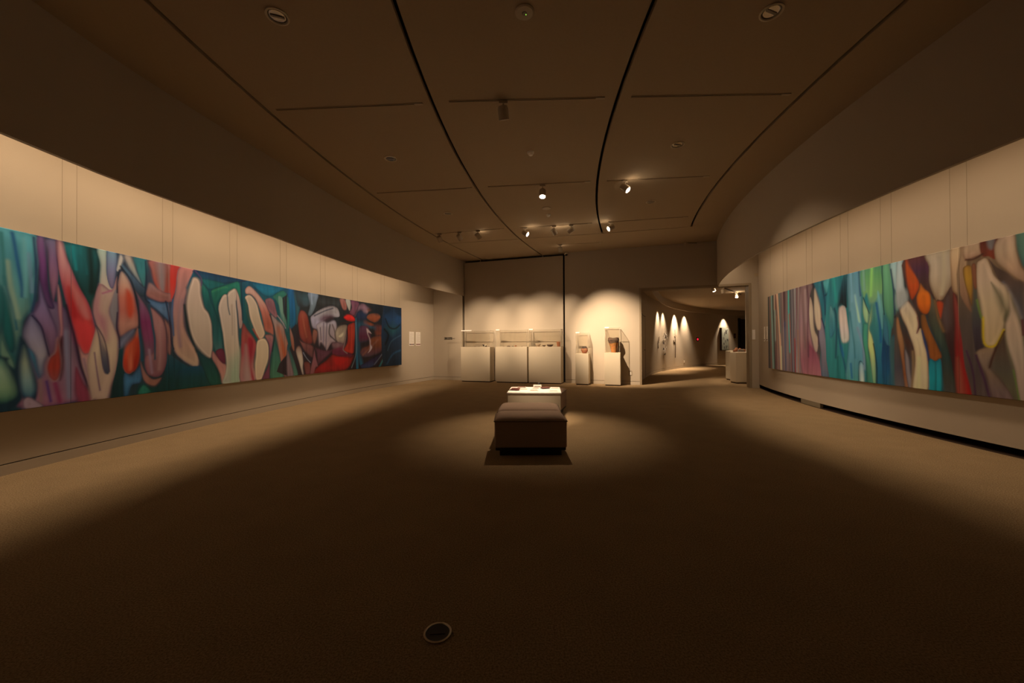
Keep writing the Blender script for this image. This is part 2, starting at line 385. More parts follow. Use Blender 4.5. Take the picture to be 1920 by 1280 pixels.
def spotlight(pos, zc, aim, watts, cone, label, lens='lens', blend=.6, ceil=ZC, leak=0.0, rad=.06):
    base = Vector((pos[0], pos[1], ceil)); c = Vector((pos[0], pos[1], zc)); d = (Vector(aim) - c).normalized()
    t = thing('track_spotlight', label, 'spotlight', base, 0, 'track spotlights on the ceiling')
    lc = c - base
    m = MB(); m.box((0, 0, -.027), (.10, .034, .03)); obj('adapter', m, 'can', t, bevel=.004)
    m = MB(); m.tube((0, 0, -.02), lc + Vector((0, 0, rad * .9)), .009); obj('stem', m, 'can', t)
    r = rad; h = r * 2.3
    prof = [(r * .55, -h * .55), (r * .86, -h * .5), (r, -h * .3), (r, h * .5), (r * .9, h * .5), (r * .86, h * .28)]
    m = MB(); m.lathe(prof, 24, lc, d); obj('housing', m, 'can', t, smooth=False)
    m = MB(); m.lathe([(r * .98, h * .44), (r * 1.03, h * .44), (r * 1.03, h * .5), (r * .98, h * .5)], 24, lc, d); obj('rim_ring', m, 'can', t)
    q = 1.0 if lens == 'lens' else 0.0
    m = MB(); m.lathe([(r * .88, h * .36), (r * .86, h * (.46 + .03 * q)), (r * .6, h * (.48 + .10 * q)), (r * .3, h * (.485 + .135 * q)), (r * .02, h * (.487 + .143 * q))], 24, lc, d); obj('lens', m, lens, t, smooth=True)
    ld = bpy.data.lights.new('spot_light', 'SPOT'); ld.energy = watts; ld.color = WARM; ld.spot_size = math.radians(cone); ld.spot_blend = blend; ld.shadow_soft_size = .025
    lo = bpy.data.objects.new('spot_light', ld); COL.objects.link(lo); lo.parent = t
    lo.location = lc + d * (h * .70); lo.rotation_euler = d.to_track_quat('-Z', 'Y').to_euler()
    if leak:
        ld = bpy.data.lights.new('vent_light', 'POINT'); ld.energy = leak; ld.color = WARM; ld.shadow_soft_size = .02
        lo = bpy.data.objects.new('vent_light', ld); COL.objects.link(lo); lo.parent = t
        lo.location = lc + Vector((d.x, d.y, 0)).normalized() * .11 + Vector((0, 0, .02))
    return t
SP = [  # position on the rail, head height, aim, watts, cone, label, lens, vent leak
    ((-1.81, 9.66), 3.86, (-.95, 12.6, 1.45), SW * .68, 42, 'leftmost of the three dark-backed spotlights by the left bulkhead', 'lens_dim', 0),
    ((-1.29, 9.53), 3.86, (.15, 12.3, 1.45), SW * .75, 42, 'middle one of the three dark-backed spotlights by the left bulkhead', 'lens_dim', 0),
    ((-.82, 9.42), 3.86, (1.15, 12.0, 1.45), SW * .85, 42, 'rightmost of the three dark-backed spotlights by the left bulkhead', 'lens_dim', .5),
    ((.332, 9.20), 3.86, (5.4, 7.2, .7), SW * .45, 36, 'lit spotlight above the middle case turned to the right painting', 'lens', .5),
    ((1.008, 9.06), 3.85, (3.1, 11.4, 1.2), SW * 2.1, 46, 'spotlight with a glowing rim aimed at the narrow pedestal cases', 'lens', .6),
    ((1.40, 8.99), 3.86, (-2.9, 12.4, 1.3), SW * .9, 34, 'dark spotlight right of the glowing-rim one', 'lens_dim', .4),
    ((2.286, 8.80), 3.86, (-4.0, 7.6, .5), SW * .3, 34, 'small lit spotlight beside the dark ceiling slot, turned left', 'lens', .4),
    ((1.377, 10.79), 3.86, (1.9, 11.75, 1.0), SW * .2, 50, 'spotlight closest to the back wall next to the dome camera', 'lens_dim', .3),
    ((1.947, 6.55), 3.86, (4.7, 5.0, .9), SW * .15, 60, 'brightest tilted spotlight on the right half of the ceiling', 'lens', .5),
    ((.55, 6.72), 3.84, (.35, 5.55, .2), SW * .42, 52, 'bright round spotlight near the middle of the ceiling', 'lens', 0),
    ((-.085, 4.39), 3.85, (.36, 5.95, .5), SW * .8, 22, 'spotlight nearest the camera pointing down at the leaflet table', 'lens_dim', 0)]
for pos, zc, aim, w, cone, lab, lens, leak in SP: spotlight(pos, zc, aim, w, cone, lab, lens, leak=leak * LEAK, blend=1.0)
CS = [((6.18, 11.75), (6.82, 11.5, .95), CW * .45, 60, 'lit corridor spotlight seen just under the doorway header', 'lens'),
      ((6.68, 12.15), (7.05, 12.4, .9), CW * .3, 40, 'unlit-looking spotlight between the two lit ones in the corridor', 'lens_dim'),
      ((7.85, 13.40), (7.35, 12.2, 1.0), CW * .6, 60, 'lit corridor spotlight closest to the inner corridor wall', 'lens')]
for pos, aim, w, cone, lab, lens in CS: spotlight(pos, 2.84, aim, w, cone, lab, lens, ceil=2.97, rad=.05, blend=.9, leak=3.0 if lens == 'lens' else 0)
for ph, w, lab in ((40.5, .8, 'the thin twig'), (43.0, .8, 'the paper scraps'), (47.7, 2.2, 'the forked pole'), (51.2, 1.2, 'the bare stretch of wall'), (62.3, 1.0, 'the pale green canvas')):
    q = pol(RO(ph) - .28, ph); a = pol(RO(ph) + .05, ph, .9)
    spotlight((q.x, q.y), 2.86, a, CW * w * 1.6, 72, 'cove spotlight hidden behind the corridor fascia above ' + lab, 'lens_dim', ceil=2.97, rad=.04, blend=1.0)
rail_pts = [(6.0, 11.6), (6.18, 11.75), (6.68, 12.15), (7.85, 13.40), (8.3, 13.9)]
m = MB(); m.path([Vector((x, y, 2.952)) for x, y in rail_pts], .014, 6); o = obj('corridor_track', m, 'skirt_dark'); tag(o, 'dark bent lighting track on the corridor ceiling', 'lighting track')
# ---------------------------------------------------------------- the two long paintings
def _lin(h):
    v=np.array([int(h[i:i+2],16) for i in (0,2,4)])/255.
    return np.where(v<=.04045,v/12.92,((v+.055)/1.055)**2.4)
def _smooth(q,closed):
    n=len(q); out=[]
    rng=range(n if closed else n-1)
    for i in rng:
        p0,p1,p2,p3=(q[(i-1)%n],q[i],q[(i+1)%n],q[(i+2)%n]) if closed else (q[max(i-1,0)],q[i],q[i+1],q[min(i+2,n-1)])
        for k in range(4):
            t=k/4.
            out.append(.5*((2*p1)+(-p0+p2)*t+(2*p0-5*p1+4*p2-p3)*t*t+(-p0+3*p1-3*p2+p3)*t**3))
    if not closed: out.append(q[-1])
    return np.array(out)
def _dist(P,X,Z,closed):
    d=np.full(X.shape,1e9); ins=np.zeros(X.shape,bool); n=len(P)
    for i in range(n if closed else n-1):
        a=P[i]; b=P[(i+1)%n]; e=b-a; L=e@e+1e-12
        t=np.clip(((X-a[0])*e[0]+(Z-a[1])*e[1])/L,0,1)
        dd=(X-a[0]-t*e[0])**2+(Z-a[1]-t*e[1])**2
        np.minimum(d,dd,out=d)
        if closed and a[1]!=b[1]:
            c=((a[1]>Z)!=(b[1]>Z))&(X<(b[0]-a[0])*(Z-a[1])/(b[1]-a[1])+a[0]); ins^=c
    return np.sqrt(d),ins
def _vnoise(rng,S,Z,fs,fz):
    ns=int((S.max()-S.min())*fs)+3; nz=int((Z.max()-Z.min())*fz)+3
    g=rng.random((nz,ns))
    a=(S-S.min())*fs; b=(Z-Z.min())*fz
    i=a.astype(int); j=b.astype(int); u=a-i; v=b-j; u=u*u*(3-2*u); v=v*v*(3-2*v)
    return (g[j,i]*(1-u)+g[j,i+1]*u)*(1-v)+(g[j+1,i]*(1-u)+g[j+1,i+1]*u)*v-.5
def paint_canvas(shapes,s0,s1,z0,z1,ds,dz,base,gain,seed):
    rng=np.random.default_rng(seed)
    ns=int(round((s1-s0)/ds))+1; nz=int(round((z1-z0)/dz))+1
    sv=np.linspace(s0,s1,ns); zv=np.linspace(z0,z1,nz)
    S,Z=np.meshgrid(sv,zv); col=np.zeros((nz,ns,3))+_lin(base)
    wob=.012*_vnoise(rng,S,Z,9,5)
    lost=_vnoise(rng,S,Z,4,3)+.5; lost2=_vnoise(rng,S,Z,5,3)+.5
    for kind,pts,cols,edge,ew,soft in shapes:
        q=np.array(pts).reshape(-1,2)/1000.; P=_smooth(q,kind=='S')
        m=.02+(2*soft if kind=='S' else ew*1.6)
        a=max(int((P[:,0].min()-m-s0)/ds),0); b=min(int((P[:,0].max()+m-s0)/ds)+2,ns)
        c=max(int((P[:,1].min()-m-z0)/dz),0); d=min(int((P[:,1].max()+m-z0)/dz)+2,nz)
        if a>=b or c>=d: continue
        X=S[c:d,a:b]+wob[c:d,a:b]; Y=Z[c:d,a:b]
        D,ins=_dist(P,X,Y,kind=='S')
        C=[_lin(h) for h in cols.split()]
        if kind=='K':
            al=np.exp(-(D/(ew*.55+.003))**2)
            # fade both ends
            fill=C[0]; al*=.9
        else:
            sd=np.where(ins,D,-D); w=max(soft,.004)*(.5+3.4*lost[c:d,a:b]**2.2)
            al=np.clip(.5+sd/(2*w),0,1); al=al*al*(3-2*al)
            t=np.clip((P[:,1].max()-Y)/(np.ptp(P[:,1])+1e-6),0,1)*(len(C)-1)
            i=np.minimum(t.astype(int),max(len(C)-2,0)); f=(t-i)[...,None]
            CA=np.array(C+[C[-1]]); fill=CA[i]*(1-f)+CA[i+1]*f
            if edge:
                e=np.clip(sd/(ew*.8),0,1); e=(e*e*(3-2*e))[...,None]
                # a light rim right next to the darker contour keeps the forms round
                k=(.35+.5*lost2[c:d,a:b])[...,None]; fill=(_lin(edge)*k+fill*(1-k))*(1-e)+fill*e
                fill=fill*(1+.16*np.exp(-((sd-ew*1.7)/(ew*.8))**2))[...,None]
        al=al[...,None]
        col[c:d,a:b]=col[c:d,a:b]*(1-al)+fill*al
    bend=.05*_vnoise(rng,S,Z,2,2)
    st=_vnoise(rng,S+bend,Z,38,2.0)*.26+_vnoise(rng,S+bend,Z,13,1.2)*.34+_vnoise(rng,S,Z,90,9)*.06
    st*=1.15-2.8*np.clip(col.mean(-1),0,.32)
    col*=(1+st[...,None])
    return sv,zv,np.clip(col*np.array(gain),0.002,.86)
# ---- the paintings' forms in millimetres along the wall and above the floor: fills (S) and strokes (K)
PAINT_LEFT = [
('S',[-557,1598,-609,1445,-664,1225,-706,983,-791,732,-849,625,-652,613,-225,613,-192,802,-279,1080,-301,1574,-418,1675],'5a4a60 5c4a5a 6a5058 7a5460 80505c','3c2848',0.05,0.012),
('S',[218,2228,-313,2277,-323,1957,-283,1833,-295,1632,-289,1551,-234,1453,-217,1339,-169,1085,-127,1169,215,1225],'4a8a8a 3f7d80 4a7f78 5a7a66 2d5c58','1c4a55',0.05,0.012),
('K',[-145,2258,-177,2070,-216,1794,-222,1681],'0f4a70',None,0.028,0),
('K',[-94,1843,-126,1669,-152,1560,-179,1366],'1b5560',None,0.021,0),
('K',[-114,1985,-146,1713,-190,1479],'7d957a',None,0.038,0),
('K',[-72,2237,-83,2047,-94,1775],'2c6a66',None,0.026,0),
('K',[-265,2090,-277,1905,-295,1733],'5c7c88',None,0.032,0),
('K',[-232,2225,-243,1942,-244,1683],'5a9490',None,0.03,0),
('S',[-64,1743,-105,1666,-126,1558,-158,1365,-169,1183,-127,1156,-85,1280,-65,1443],'0f5a58 0e5550 0d4a48','08303a',0.03,0.012),
('S',[128,1869,-54,1768,-85,1554,-75,1334,-6,1225,126,1251],'1a6460 145a56 0f4c4a','0a3440',0.03,0.012),
('S',[-75,1280,-117,1170,-164,1057,-164,1001,-107,1046,-65,1143],'5a7860','1c4a48',0.02,0.012),
('S',[80,1094,-66,1102,-127,1003,-170,860,-181,747,-128,699,-67,694,79,703],'5c8a70 7f9a78 6f8c66 2d6048','0f4040',0.08,0.012),
('S',[-191,1225,-223,1282,-325,932,-337,785,-315,671,-225,706,-181,944],'10303c 142c3c',None,0.03,0.012),
('S',[-223,1211,-245,1182,-274,1052,-308,890,-320,772,-280,705,-224,755,-205,871,-207,1055],'55695c 8a9476 6f8a80 2f5c68','16384a',0.05,0.012),
('S',[-326,2269,-393,2270,-405,2048,-430,1752,-468,1590,-394,1613,-352,1815,-337,2033],'6a4f6c 6a3a68 4c2850 45304c','281838',0.04,0.012),
('S',[-393,2270,-495,2274,-504,2069,-499,1838,-455,1649,-424,1977,-411,2154],'5a5468 6b4d66 7a5060 6a4a58','301c38',0.03,0.012),
('S',[-352,1845,-394,1672,-431,1556,-481,1408,-500,1286,-481,1149,-432,1104,-395,1284,-324,1444,-295,1515,-335,1636],'5e5878 6e5c78 6a4c60 5a3a48','2a1c38',0.04,0.012),
('S',[-290,1529,-336,1445,-371,1343,-420,1150,-396,1031,-384,928,-337,917,-279,1153,-240,1253,-223,1310,-239,1411],'5c5a70 7a7280 8a8080 5a6a78','2a2c48',0.05,0.012),
('S',[-262,1182,-325,1108,-349,931,-355,856,-302,1021],'2f6070','1c3450',0.03,0.012),
('K',[-305,2260,-323,1957,-314,1692,-295,1544],'16304a',None,0.016,0),
('K',[-295,1501,-359,1402,-395,1255,-432,1104],'1c1430',None,0.011,0),
('K',[-491,2281,-502,2069,-543,1876],'241430',None,0.011,0),
('K',[-570,1350,-584,1068,-598,676],'6f6a78',None,0.052,0),
('K',[-482,829,-520,640],'7a2848',None,0.036,0),
('K',[-408,851,-445,652],'4a2c60',None,0.023,0),
('K',[-355,871,-367,663],'80605c',None,0.025,0),
('S',[-499,1838,-531,1688,-544,1504,-551,1349,-532,1179,-526,1071,-469,1103,-500,1225,-512,1379,-493,1592],'a07468 9a6a66 94605e a86858','54284a',0.025,0.012),
('S',[-500,1286,-532,1117,-532,947,-501,857,-457,854,-420,910,-408,1001,-432,1089,-481,1149],'8a4a40 7a2a20 8a2c20 7a3a34','907068',0.02,0.012),
('S',[-513,1256,-551,1287,-548,977,-520,856,-535,1070],'34101c',None,0.03,0.012),
('S',[-540,2271,-854,2278,-862,1895,-847,1692,-811,1572,-732,1744,-649,1909,-582,2086],'0f6060 0d5050 0a3a38 0f4038','06201e',0.06,0.012),
('K',[-634,2256,-655,2022],'0f7070',None,0.023,0),
('K',[-788,2262,-810,1804],'041c1a',None,0.075,0),
('K',[-731,2248,-753,1992],'0c5454',None,0.021,0),
('S',[-498,2264,-542,2264,-582,2102,-635,1954,-704,1805,-775,1668,-818,1490,-830,1291,-790,1060,-733,1063,-677,1225,-636,1383,-583,1600,-543,1798,-511,1994],'b08478 a8706c a03c3c a82c2c b04038 a86058','7a3048',0.04,0.012),
('S',[-595,1822,-649,1734,-677,1513,-650,1447,-609,1571],'9a1c20',None,0.03,0.05),
('S',[-650,1479,-747,1453,-819,1390,-819,1225,-747,1127,-677,1257],'c03434',None,0.03,0.06),
('S',[-622,1857,-732,1712,-789,1521,-732,1517,-649,1702],'b06058',None,0.03,0.05),
('S',[-657,986,-734,803,-864,614,-665,611],'7a3040','401828',0.04,0.012),
('S',[-790,1126,-849,1058,-970,882,-1002,595,-849,608,-776,766,-719,982,-677,1225,-733,1127],'a86c60 a88878 a8907c','603848',0.03,0.012),
('K',[-570,1630,-650,1288,-706,983,-791,732,-849,617],'2a1428',None,0.02,0),
('K',[-733,1063,-791,797],'8c6c70',None,0.023,0),
('S',[-225,684,-263,722,-315,686,-385,609,-247,602],'8a7478','2c2c3c',0.02,0.012),
('S',[-1091,1272,-1133,1154,-1126,977,-1147,857,-1133,606,-959,601,-1025,794,-1078,1082],'0c3840 0a3030 0a2c2c',None,0.03,0.012),
('S',[-855,2284,-950,2289,-963,2056,-996,1919,-1023,1850,-944,1797,-906,1834,-881,1900,-887,2112],'8fa08c 9c9a88 b09880','507068',0.03,0.012),
('S',[-950,2289,-1055,2293,-1056,2074,-1036,1896,-996,1875,-957,2012],'5c7880 66687c 6a5868','34405c',0.03,0.012),
('S',[-887,1901,-1010,1848,-1069,2018,-1076,1902,-1036,1765,-984,1601,-1037,1446,-1084,1287,-1078,1125,-1051,922,-998,725,-959,601,-834,605,-797,638,-761,997,-796,1200,-844,1422,-826,1546,-832,1685],'a08078 a08470 a88c74 b09878 a88e74 a48a74','7c5058',0.04,0.012),
('S',[-887,1901,-869,1773,-832,1657,-844,1478,-920,1327,-952,1271,-958,1484,-881,1606,-887,1761],'a06a6a',None,0.03,0.05),
('S',[-1049,1854,-1074,1828,-1070,1623,-1057,1417,-1037,1431,-984,1586,-1003,1703],'7a7270',None,0.03,0.02),
('S',[-869,1409,-920,1242,-978,1085,-985,898,-933,902,-908,1045,-882,1228],'8a7264 7a685c 4a4a50 2c3440',None,0.03,0.02),
('K',[-844,1436,-920,1298,-958,1157,-985,913],'40303c',None,0.01,0),
('K',[-808,1600,-832,1477,-882,1270,-920,988,-946,901],'403848',None,0.008,0),
('K',[-833,1131,-870,851,-889,709],'70505c',None,0.011,0),
('K',[-913,1799,-1003,1840],'a06070',None,0.015,0),
('S',[-1096,2281,-1138,2238,-1090,2088,-1060,2089,-1069,2164],'a8a090','6c7480',0.02,0.012),
('S',[-1166,1870,-1231,1819,-1253,1639,-1217,1545,-1174,1602],'b04028',None,0.03,0.06),
('S',[-1232,1198,-1246,970,-1203,912,-1189,1048],'c06040',None,0.03,0.05),
('S',[-1246,1395,-1188,1288,-1105,1184,-1098,1243,-1160,1332],'6c6c7c',None,0.03,0.02),
('K',[-1090,2095,-1070,1959,-1070,1828],'101828',None,0.011,0),
('K',[-1066,1593,-1064,1418,-1091,1287,-1098,1184],'241430',None,0.011,0),
('S',[-210,2221,642,2280,654,1959,615,1573,543,1438,527,1182,479,1001,386,1116,-205,717],'4a8a8a 3f7d80 2f6f6d 1d5552 1d4a4a',None,0.03,0.012),
('S',[877,1598,929,1445,984,1225,1026,983,1111,732,1169,625,972,613,545,613,512,802,599,1080,621,1574,738,1675],'5a4a60 5c4a5a 6a5058 7a5460 80505c','3c2848',0.05,0.012),
('S',[102,2228,633,2277,643,1957,603,1833,615,1632,609,1551,554,1453,537,1339,489,1085,447,1169,105,1225],'4a8a8a 3f7d80 4a7f78 5a7a66 2d5c58','1c4a55',0.05,0.012),
('K',[465,2258,497,2070,536,1794,542,1681],'0f4a70',None,0.028,0),
('K',[414,1843,446,1669,472,1560,499,1366],'1b5560',None,0.021,0),
('K',[434,1985,466,1713,510,1479],'7d957a',None,0.038,0),
('K',[392,2237,403,2047,414,1775],'2c6a66',None,0.026,0),
('K',[585,2090,597,1905,615,1733],'5c7c88',None,0.032,0),
('K',[552,2225,563,1942,564,1683],'5a9490',None,0.03,0),
('S',[384,1743,425,1666,446,1558,478,1365,489,1183,447,1156,405,1280,385,1443],'0f5a58 0e5550 0d4a48','08303a',0.03,0.012),
('S',[192,1869,374,1768,405,1554,395,1334,326,1225,194,1251],'1a6460 145a56 0f4c4a','0a3440',0.03,0.012),
('S',[395,1280,437,1170,484,1057,484,1001,427,1046,385,1143],'5a7860','1c4a48',0.02,0.012),
('S',[386,1116,447,1045,522,829,545,713,480,631,387,599,-205,671,-206,1157],'0b2c36 0b2c36',None,0.03,0.012),
('S',[240,1094,386,1102,447,1003,490,860,501,747,448,699,387,694,241,703],'5c8a70 7f9a78 6f8c66 2d6048','0f4040',0.08,0.012),
('S',[511,1225,543,1282,645,932,657,785,635,671,545,706,501,944],'10303c 142c3c',None,0.03,0.012),
('S',[543,1211,565,1182,594,1052,628,890,640,772,600,705,544,755,525,871,527,1055],'55695c 8a9476 6f8a80 2f5c68','16384a',0.05,0.012),
('S',[646,2269,713,2270,725,2048,750,1752,788,1590,714,1613,672,1815,657,2033],'6a4f6c 6a3a68 4c2850 45304c','281838',0.04,0.012),
('S',[713,2270,815,2274,824,2069,819,1838,775,1649,744,1977,731,2154],'5a5468 6b4d66 7a5060 6a4a58','301c38',0.03,0.012),
('S',[672,1845,714,1672,751,1556,801,1408,820,1286,801,1149,752,1104,715,1284,644,1444,615,1515,655,1636],'5e5878 6e5c78 6a4c60 5a3a48','2a1c38',0.04,0.012),
('S',[610,1529,656,1445,691,1343,740,1150,716,1031,704,928,657,917,599,1153,560,1253,543,1310,559,1411],'5c5a70 7a7280 8a8080 5a6a78','2a2c48',0.05,0.012),
('S',[582,1182,645,1108,669,931,675,856,622,1021],'2f6070','1c3450',0.03,0.012),
('K',[625,2260,643,1957,634,1692,615,1544],'16304a',None,0.016,0),
('K',[615,1501,679,1402,715,1255,752,1104],'1c1430',None,0.011,0),
('K',[811,2281,822,2069,863,1876],'241430',None,0.011,0),
('K',[890,1350,904,1068,918,676],'6f6a78',None,0.052,0),
('K',[802,829,840,640],'7a2848',None,0.036,0),
('K',[728,851,765,652],'4a2c60',None,0.023,0),
('K',[675,871,687,663],'80605c',None,0.025,0),
('S',[819,1838,851,1688,864,1504,871,1349,852,1179,846,1071,789,1103,820,1225,832,1379,813,1592],'a07468 9a6a66 94605e a86858','54284a',0.025,0.012),
('S',[820,1286,852,1117,852,947,821,857,777,854,740,910,728,1001,752,1089,801,1149],'8a4a40 7a2a20 8a2c20 7a3a34','907068',0.02,0.012),
('S',[833,1256,871,1287,868,977,840,856,855,1070],'34101c',None,0.03,0.012),
('S',[860,2271,1174,2278,1182,1895,1167,1692,1131,1572,1052,1744,969,1909,902,2086],'0f6060 0d5050 0a3a38 0f4038','06201e',0.06,0.012),
('K',[954,2256,975,2022],'0f7070',None,0.023,0),
('K',[1108,2262,1130,1804],'041c1a',None,0.075,0),
('K',[1051,2248,1073,1992],'0c5454',None,0.021,0),
('S',[818,2264,862,2264,902,2102,955,1954,1024,1805,1095,1668,1138,1490,1150,1291,1110,1060,1053,1063,997,1225,956,1383,903,1600,863,1798,831,1994],'b08478 a8706c a03c3c a82c2c b04038 a86058','7a3048',0.04,0.012),
('S',[915,1822,969,1734,997,1513,970,1447,929,1571],'9a1c20',None,0.03,0.05),
('S',[970,1479,1067,1453,1139,1390,1139,1225,1067,1127,997,1257],'c03434',None,0.03,0.06),
('S',[942,1857,1052,1712,1109,1521,1052,1517,969,1702],'b06058',None,0.03,0.05),
('S',[977,986,1054,803,1184,614,985,611],'7a3040','401828',0.04,0.012),
('S',[1110,1126,1169,1058,1290,882,1322,595,1169,608,1096,766,1039,982,997,1225,1053,1127],'a86c60 a88878 a8907c','603848',0.03,0.012),
('K',[890,1630,970,1288,1026,983,1111,732,1169,617],'2a1428',None,0.02,0),
('K',[1053,1063,1111,797],'8c6c70',None,0.023,0),
('S',[545,684,583,722,635,686,705,609,567,602],'8a7478','2c2c3c',0.02,0.012),
('S',[1389,2289,2450,2295,2451,615,1358,605],'2c3c48 2c3440 243438 143034',None,0.03,0.012),
('S',[1411,1272,1453,1154,1446,977,1467,857,1453,606,1279,601,1345,794,1398,1082],'0c3840 0a3030 0a2c2c',None,0.03,0.012),
('S',[1991,1096,2113,1025,2296,912,2451,867,2451,597,1907,609,1626,606,1655,733,1842,682,1957,801],'22454c 0f4048 0c3a38 0c3832',None,0.03,0.012),
('S',[1175,2284,1270,2289,1283,2056,1316,1919,1343,1850,1264,1797,1226,1834,1201,1900,1207,2112],'8fa08c 9c9a88 b09880','507068',0.03,0.012),
('S',[1270,2289,1375,2293,1376,2074,1356,1896,1316,1875,1277,2012],'5c7880 66687c 6a5868','34405c',0.03,0.012),
('S',[1207,1901,1330,1848,1389,2018,1396,1902,1356,1765,1304,1601,1357,1446,1404,1287,1398,1125,1371,922,1318,725,1279,601,1154,605,1117,638,1081,997,1116,1200,1164,1422,1146,1546,1152,1685],'a08078 a08470 a88c74 b09878 a88e74 a48a74','7c5058',0.04,0.012),
('S',[1207,1901,1189,1773,1152,1657,1164,1478,1240,1327,1272,1271,1278,1484,1201,1606,1207,1761],'a06a6a',None,0.03,0.05),
('S',[1369,1854,1394,1828,1390,1623,1377,1417,1357,1431,1304,1586,1323,1703],'7a7270',None,0.03,0.02),
('S',[1189,1409,1240,1242,1298,1085,1305,898,1253,902,1228,1045,1202,1228],'8a7264 7a685c 4a4a50 2c3440',None,0.03,0.02),
('K',[1164,1436,1240,1298,1278,1157,1305,913],'40303c',None,0.01,0),
('K',[1128,1600,1152,1477,1202,1270,1240,988,1266,901],'403848',None,0.008,0),
('K',[1153,1131,1190,851,1209,709],'70505c',None,0.011,0),
('K',[1233,1799,1323,1840],'a06070',None,0.015,0),
('S',[1416,2281,1458,2238,1410,2088,1380,2089,1389,2164],'a8a090','6c7480',0.02,0.012),
('S',[1437,2174,1550,2061,1654,1956,1715,1902,1699,1822,1631,1829,1565,1912,1479,2049],'4a6878 3f5464 1c2c34',None,0.03,0.012),
('S',[1458,2280,1550,2286,1609,2118,1684,1976,1624,1997,1521,2132],'a08c78 8c8a7c 5a6c70','304858',0.03,0.012),
('S',[1565,2289,1737,2292,1722,2061,1699,1939,1639,2031,1594,2161],'1f5c60 2c6a6a 3a6a68','0f3038',0.03,0.012),
('S',[1434,2085,1507,2009,1572,1852,1609,1688,1632,1552,1624,1443,1537,1394,1425,1316,1390,1418,1397,1623,1394,1799,1403,1962],'b09a84 b0846c a8604c a05848 a06c58 8c6050','5a3a48',0.04,0.012),
('S',[1486,1870,1551,1819,1573,1639,1537,1545,1494,1602],'b04028',None,0.03,0.06),
('S',[1617,1428,1640,1274,1643,1089,1610,952,1538,873,1481,885,1446,962,1453,1080,1494,1213,1566,1304],'9a6a54 a83c20 b03c1c 9c2c18 883020','7a5048',0.02,0.012),
('S',[1552,1198,1566,970,1523,912,1509,1048],'c06040',None,0.03,0.05),
('S',[1595,1243,1637,1182,1633,997,1566,909],'8c2010',None,0.03,0.04),
('S',[1460,872,1552,850,1655,965,1655,764,1552,729,1509,606,1467,612],'2c4c60 34607a 1c4454','102c40',0.04,0.012),
('S',[1565,1912,1654,1801,1746,1654,1809,1436,1842,1196,1826,956,1716,899,1700,1119,1670,1352,1632,1582,1624,1767],'7a5c58 6c4458 6a2448 6a3048 5c4048 6a4448','1c2c38',0.03,0.012),
('S',[1655,1027,1716,868,1810,781,1924,787,1842,690,1732,725,1670,825],'6a4c48 7a5448 8c5c48','3c2c34',0.02,0.012),
('S',[1762,1687,1874,1617,1957,1508,1991,1311,1994,1112,1974,931,1907,813,1794,814,1724,883,1716,1071,1810,1116,1842,1276,1809,1468],'8a6058 8c605a 845450 7c504e 74484a','5a3040',0.03,0.012),
('K',[1762,1149,1786,958,1794,862],'8a6c74',None,0.03,0),
('K',[1882,1471,1907,1196,1891,903],'946a62',None,0.047,0),
('K',[1754,1718,1793,1515,1833,1276,1834,1035],'14404c',None,0.02,0),
('S',[1758,2289,2041,2300,2042,1831,1973,1839,1873,1925,1809,2028,1777,2166],'84504a 80483c 8c4034 9c4034','5a2c2c',0.02,0.012),
('S',[1865,2288,1947,2289,1956,1936,1898,1961],'7c6c68',None,0.03,0.04),
('S',[1761,2004,1873,1941,1973,1906,2042,1898,2042,1797,1906,1774,1793,1802,1722,1841,1730,1920],'7c6460 84584e 7a4a44','5c4048',0.02,0.012),
('S',[2041,2292,2184,2295,2148,2100,2094,1922,2059,1833,2042,1831],'a03430 b02c24 a83c34',None,0.03,0.012),
('S',[2184,2304,2470,2308,2391,2176,2314,2004,2258,1874,2230,1697,2249,1472,2334,1281,2451,1102,2451,894,2296,947,2130,1075,2068,1228,2077,1447,2059,1682,2094,1905],'a4685c 9c6a60 946a64 98705f a48066 9c8468','4a4458',0.03,0.012),
('K',[2211,1833,2148,1553,2184,1194],'8c6c68',None,0.04,0),
('K',[2068,1817,2063,1581,2086,1346],'34506c',None,0.021,0),
('S',[1738,1795,1906,1766,2007,1777,2042,1613,2025,1528,1957,1574,1874,1649,1777,1720],'3c5c78 4c6478 34506c','10283c',0.03,0.012),
('S',[1957,1541,2025,1478,2051,1345,2042,1094,1999,1129,1994,1311],'84584c','4c3034',0.02,0.012),
('K',[1973,1790,2025,1578,2051,1278,2086,1161],'10182c',None,0.018,0),
('S',[1686,722,1794,615,1626,610],'1c5c48','0c3028',0.02,0.012),
('S',[1566,1395,1508,1288,1425,1184,1418,1243,1480,1332],'6c6c7c',None,0.03,0.02),
('K',[1639,1398,1655,1182,1678,1026],'0c4050',None,0.025,0),
('K',[1423,2142,1507,2039,1580,1883,1624,1643,1636,1428],'101c24',None,0.015,0),
('K',[1410,2095,1390,1959,1390,1828],'101828',None,0.011,0),
('K',[1714,2264,1722,2014,1707,1807,1761,1750],'0c2434',None,0.016,0),
('K',[1386,1593,1384,1418,1411,1287,1418,1184],'241430',None,0.011,0),
('K',[2068,1312,2113,635],'0c3038',None,0.005,0),
('S',[2382,2294,4639,2298,4636,581,2195,612,2194,813,2515,910],'0c3c54 0c4a4c 0e4440 0c3434',None,0.03,0.012),
('S',[2149,845,2482,912,2689,743,2872,631,2653,590,2149,603],'0c3c4c 0c3838 0c3830',None,0.03,0.012),
('S',[2399,1155,2515,1092,2671,1010,2816,733,2853,609,2653,606,2515,910],'0c2c34 103c34 144434','081c20',0.04,0.012),
('S',[2399,2290,3293,2296,3188,2236,2891,2165,2689,2062,2515,2159],'0a2c44 0c3c50 0c4450','061c2c',0.04,0.012),
('S',[2515,2190,2910,2168,2653,2034,2515,2129],'0c5250','0a3040',0.03,0.012),
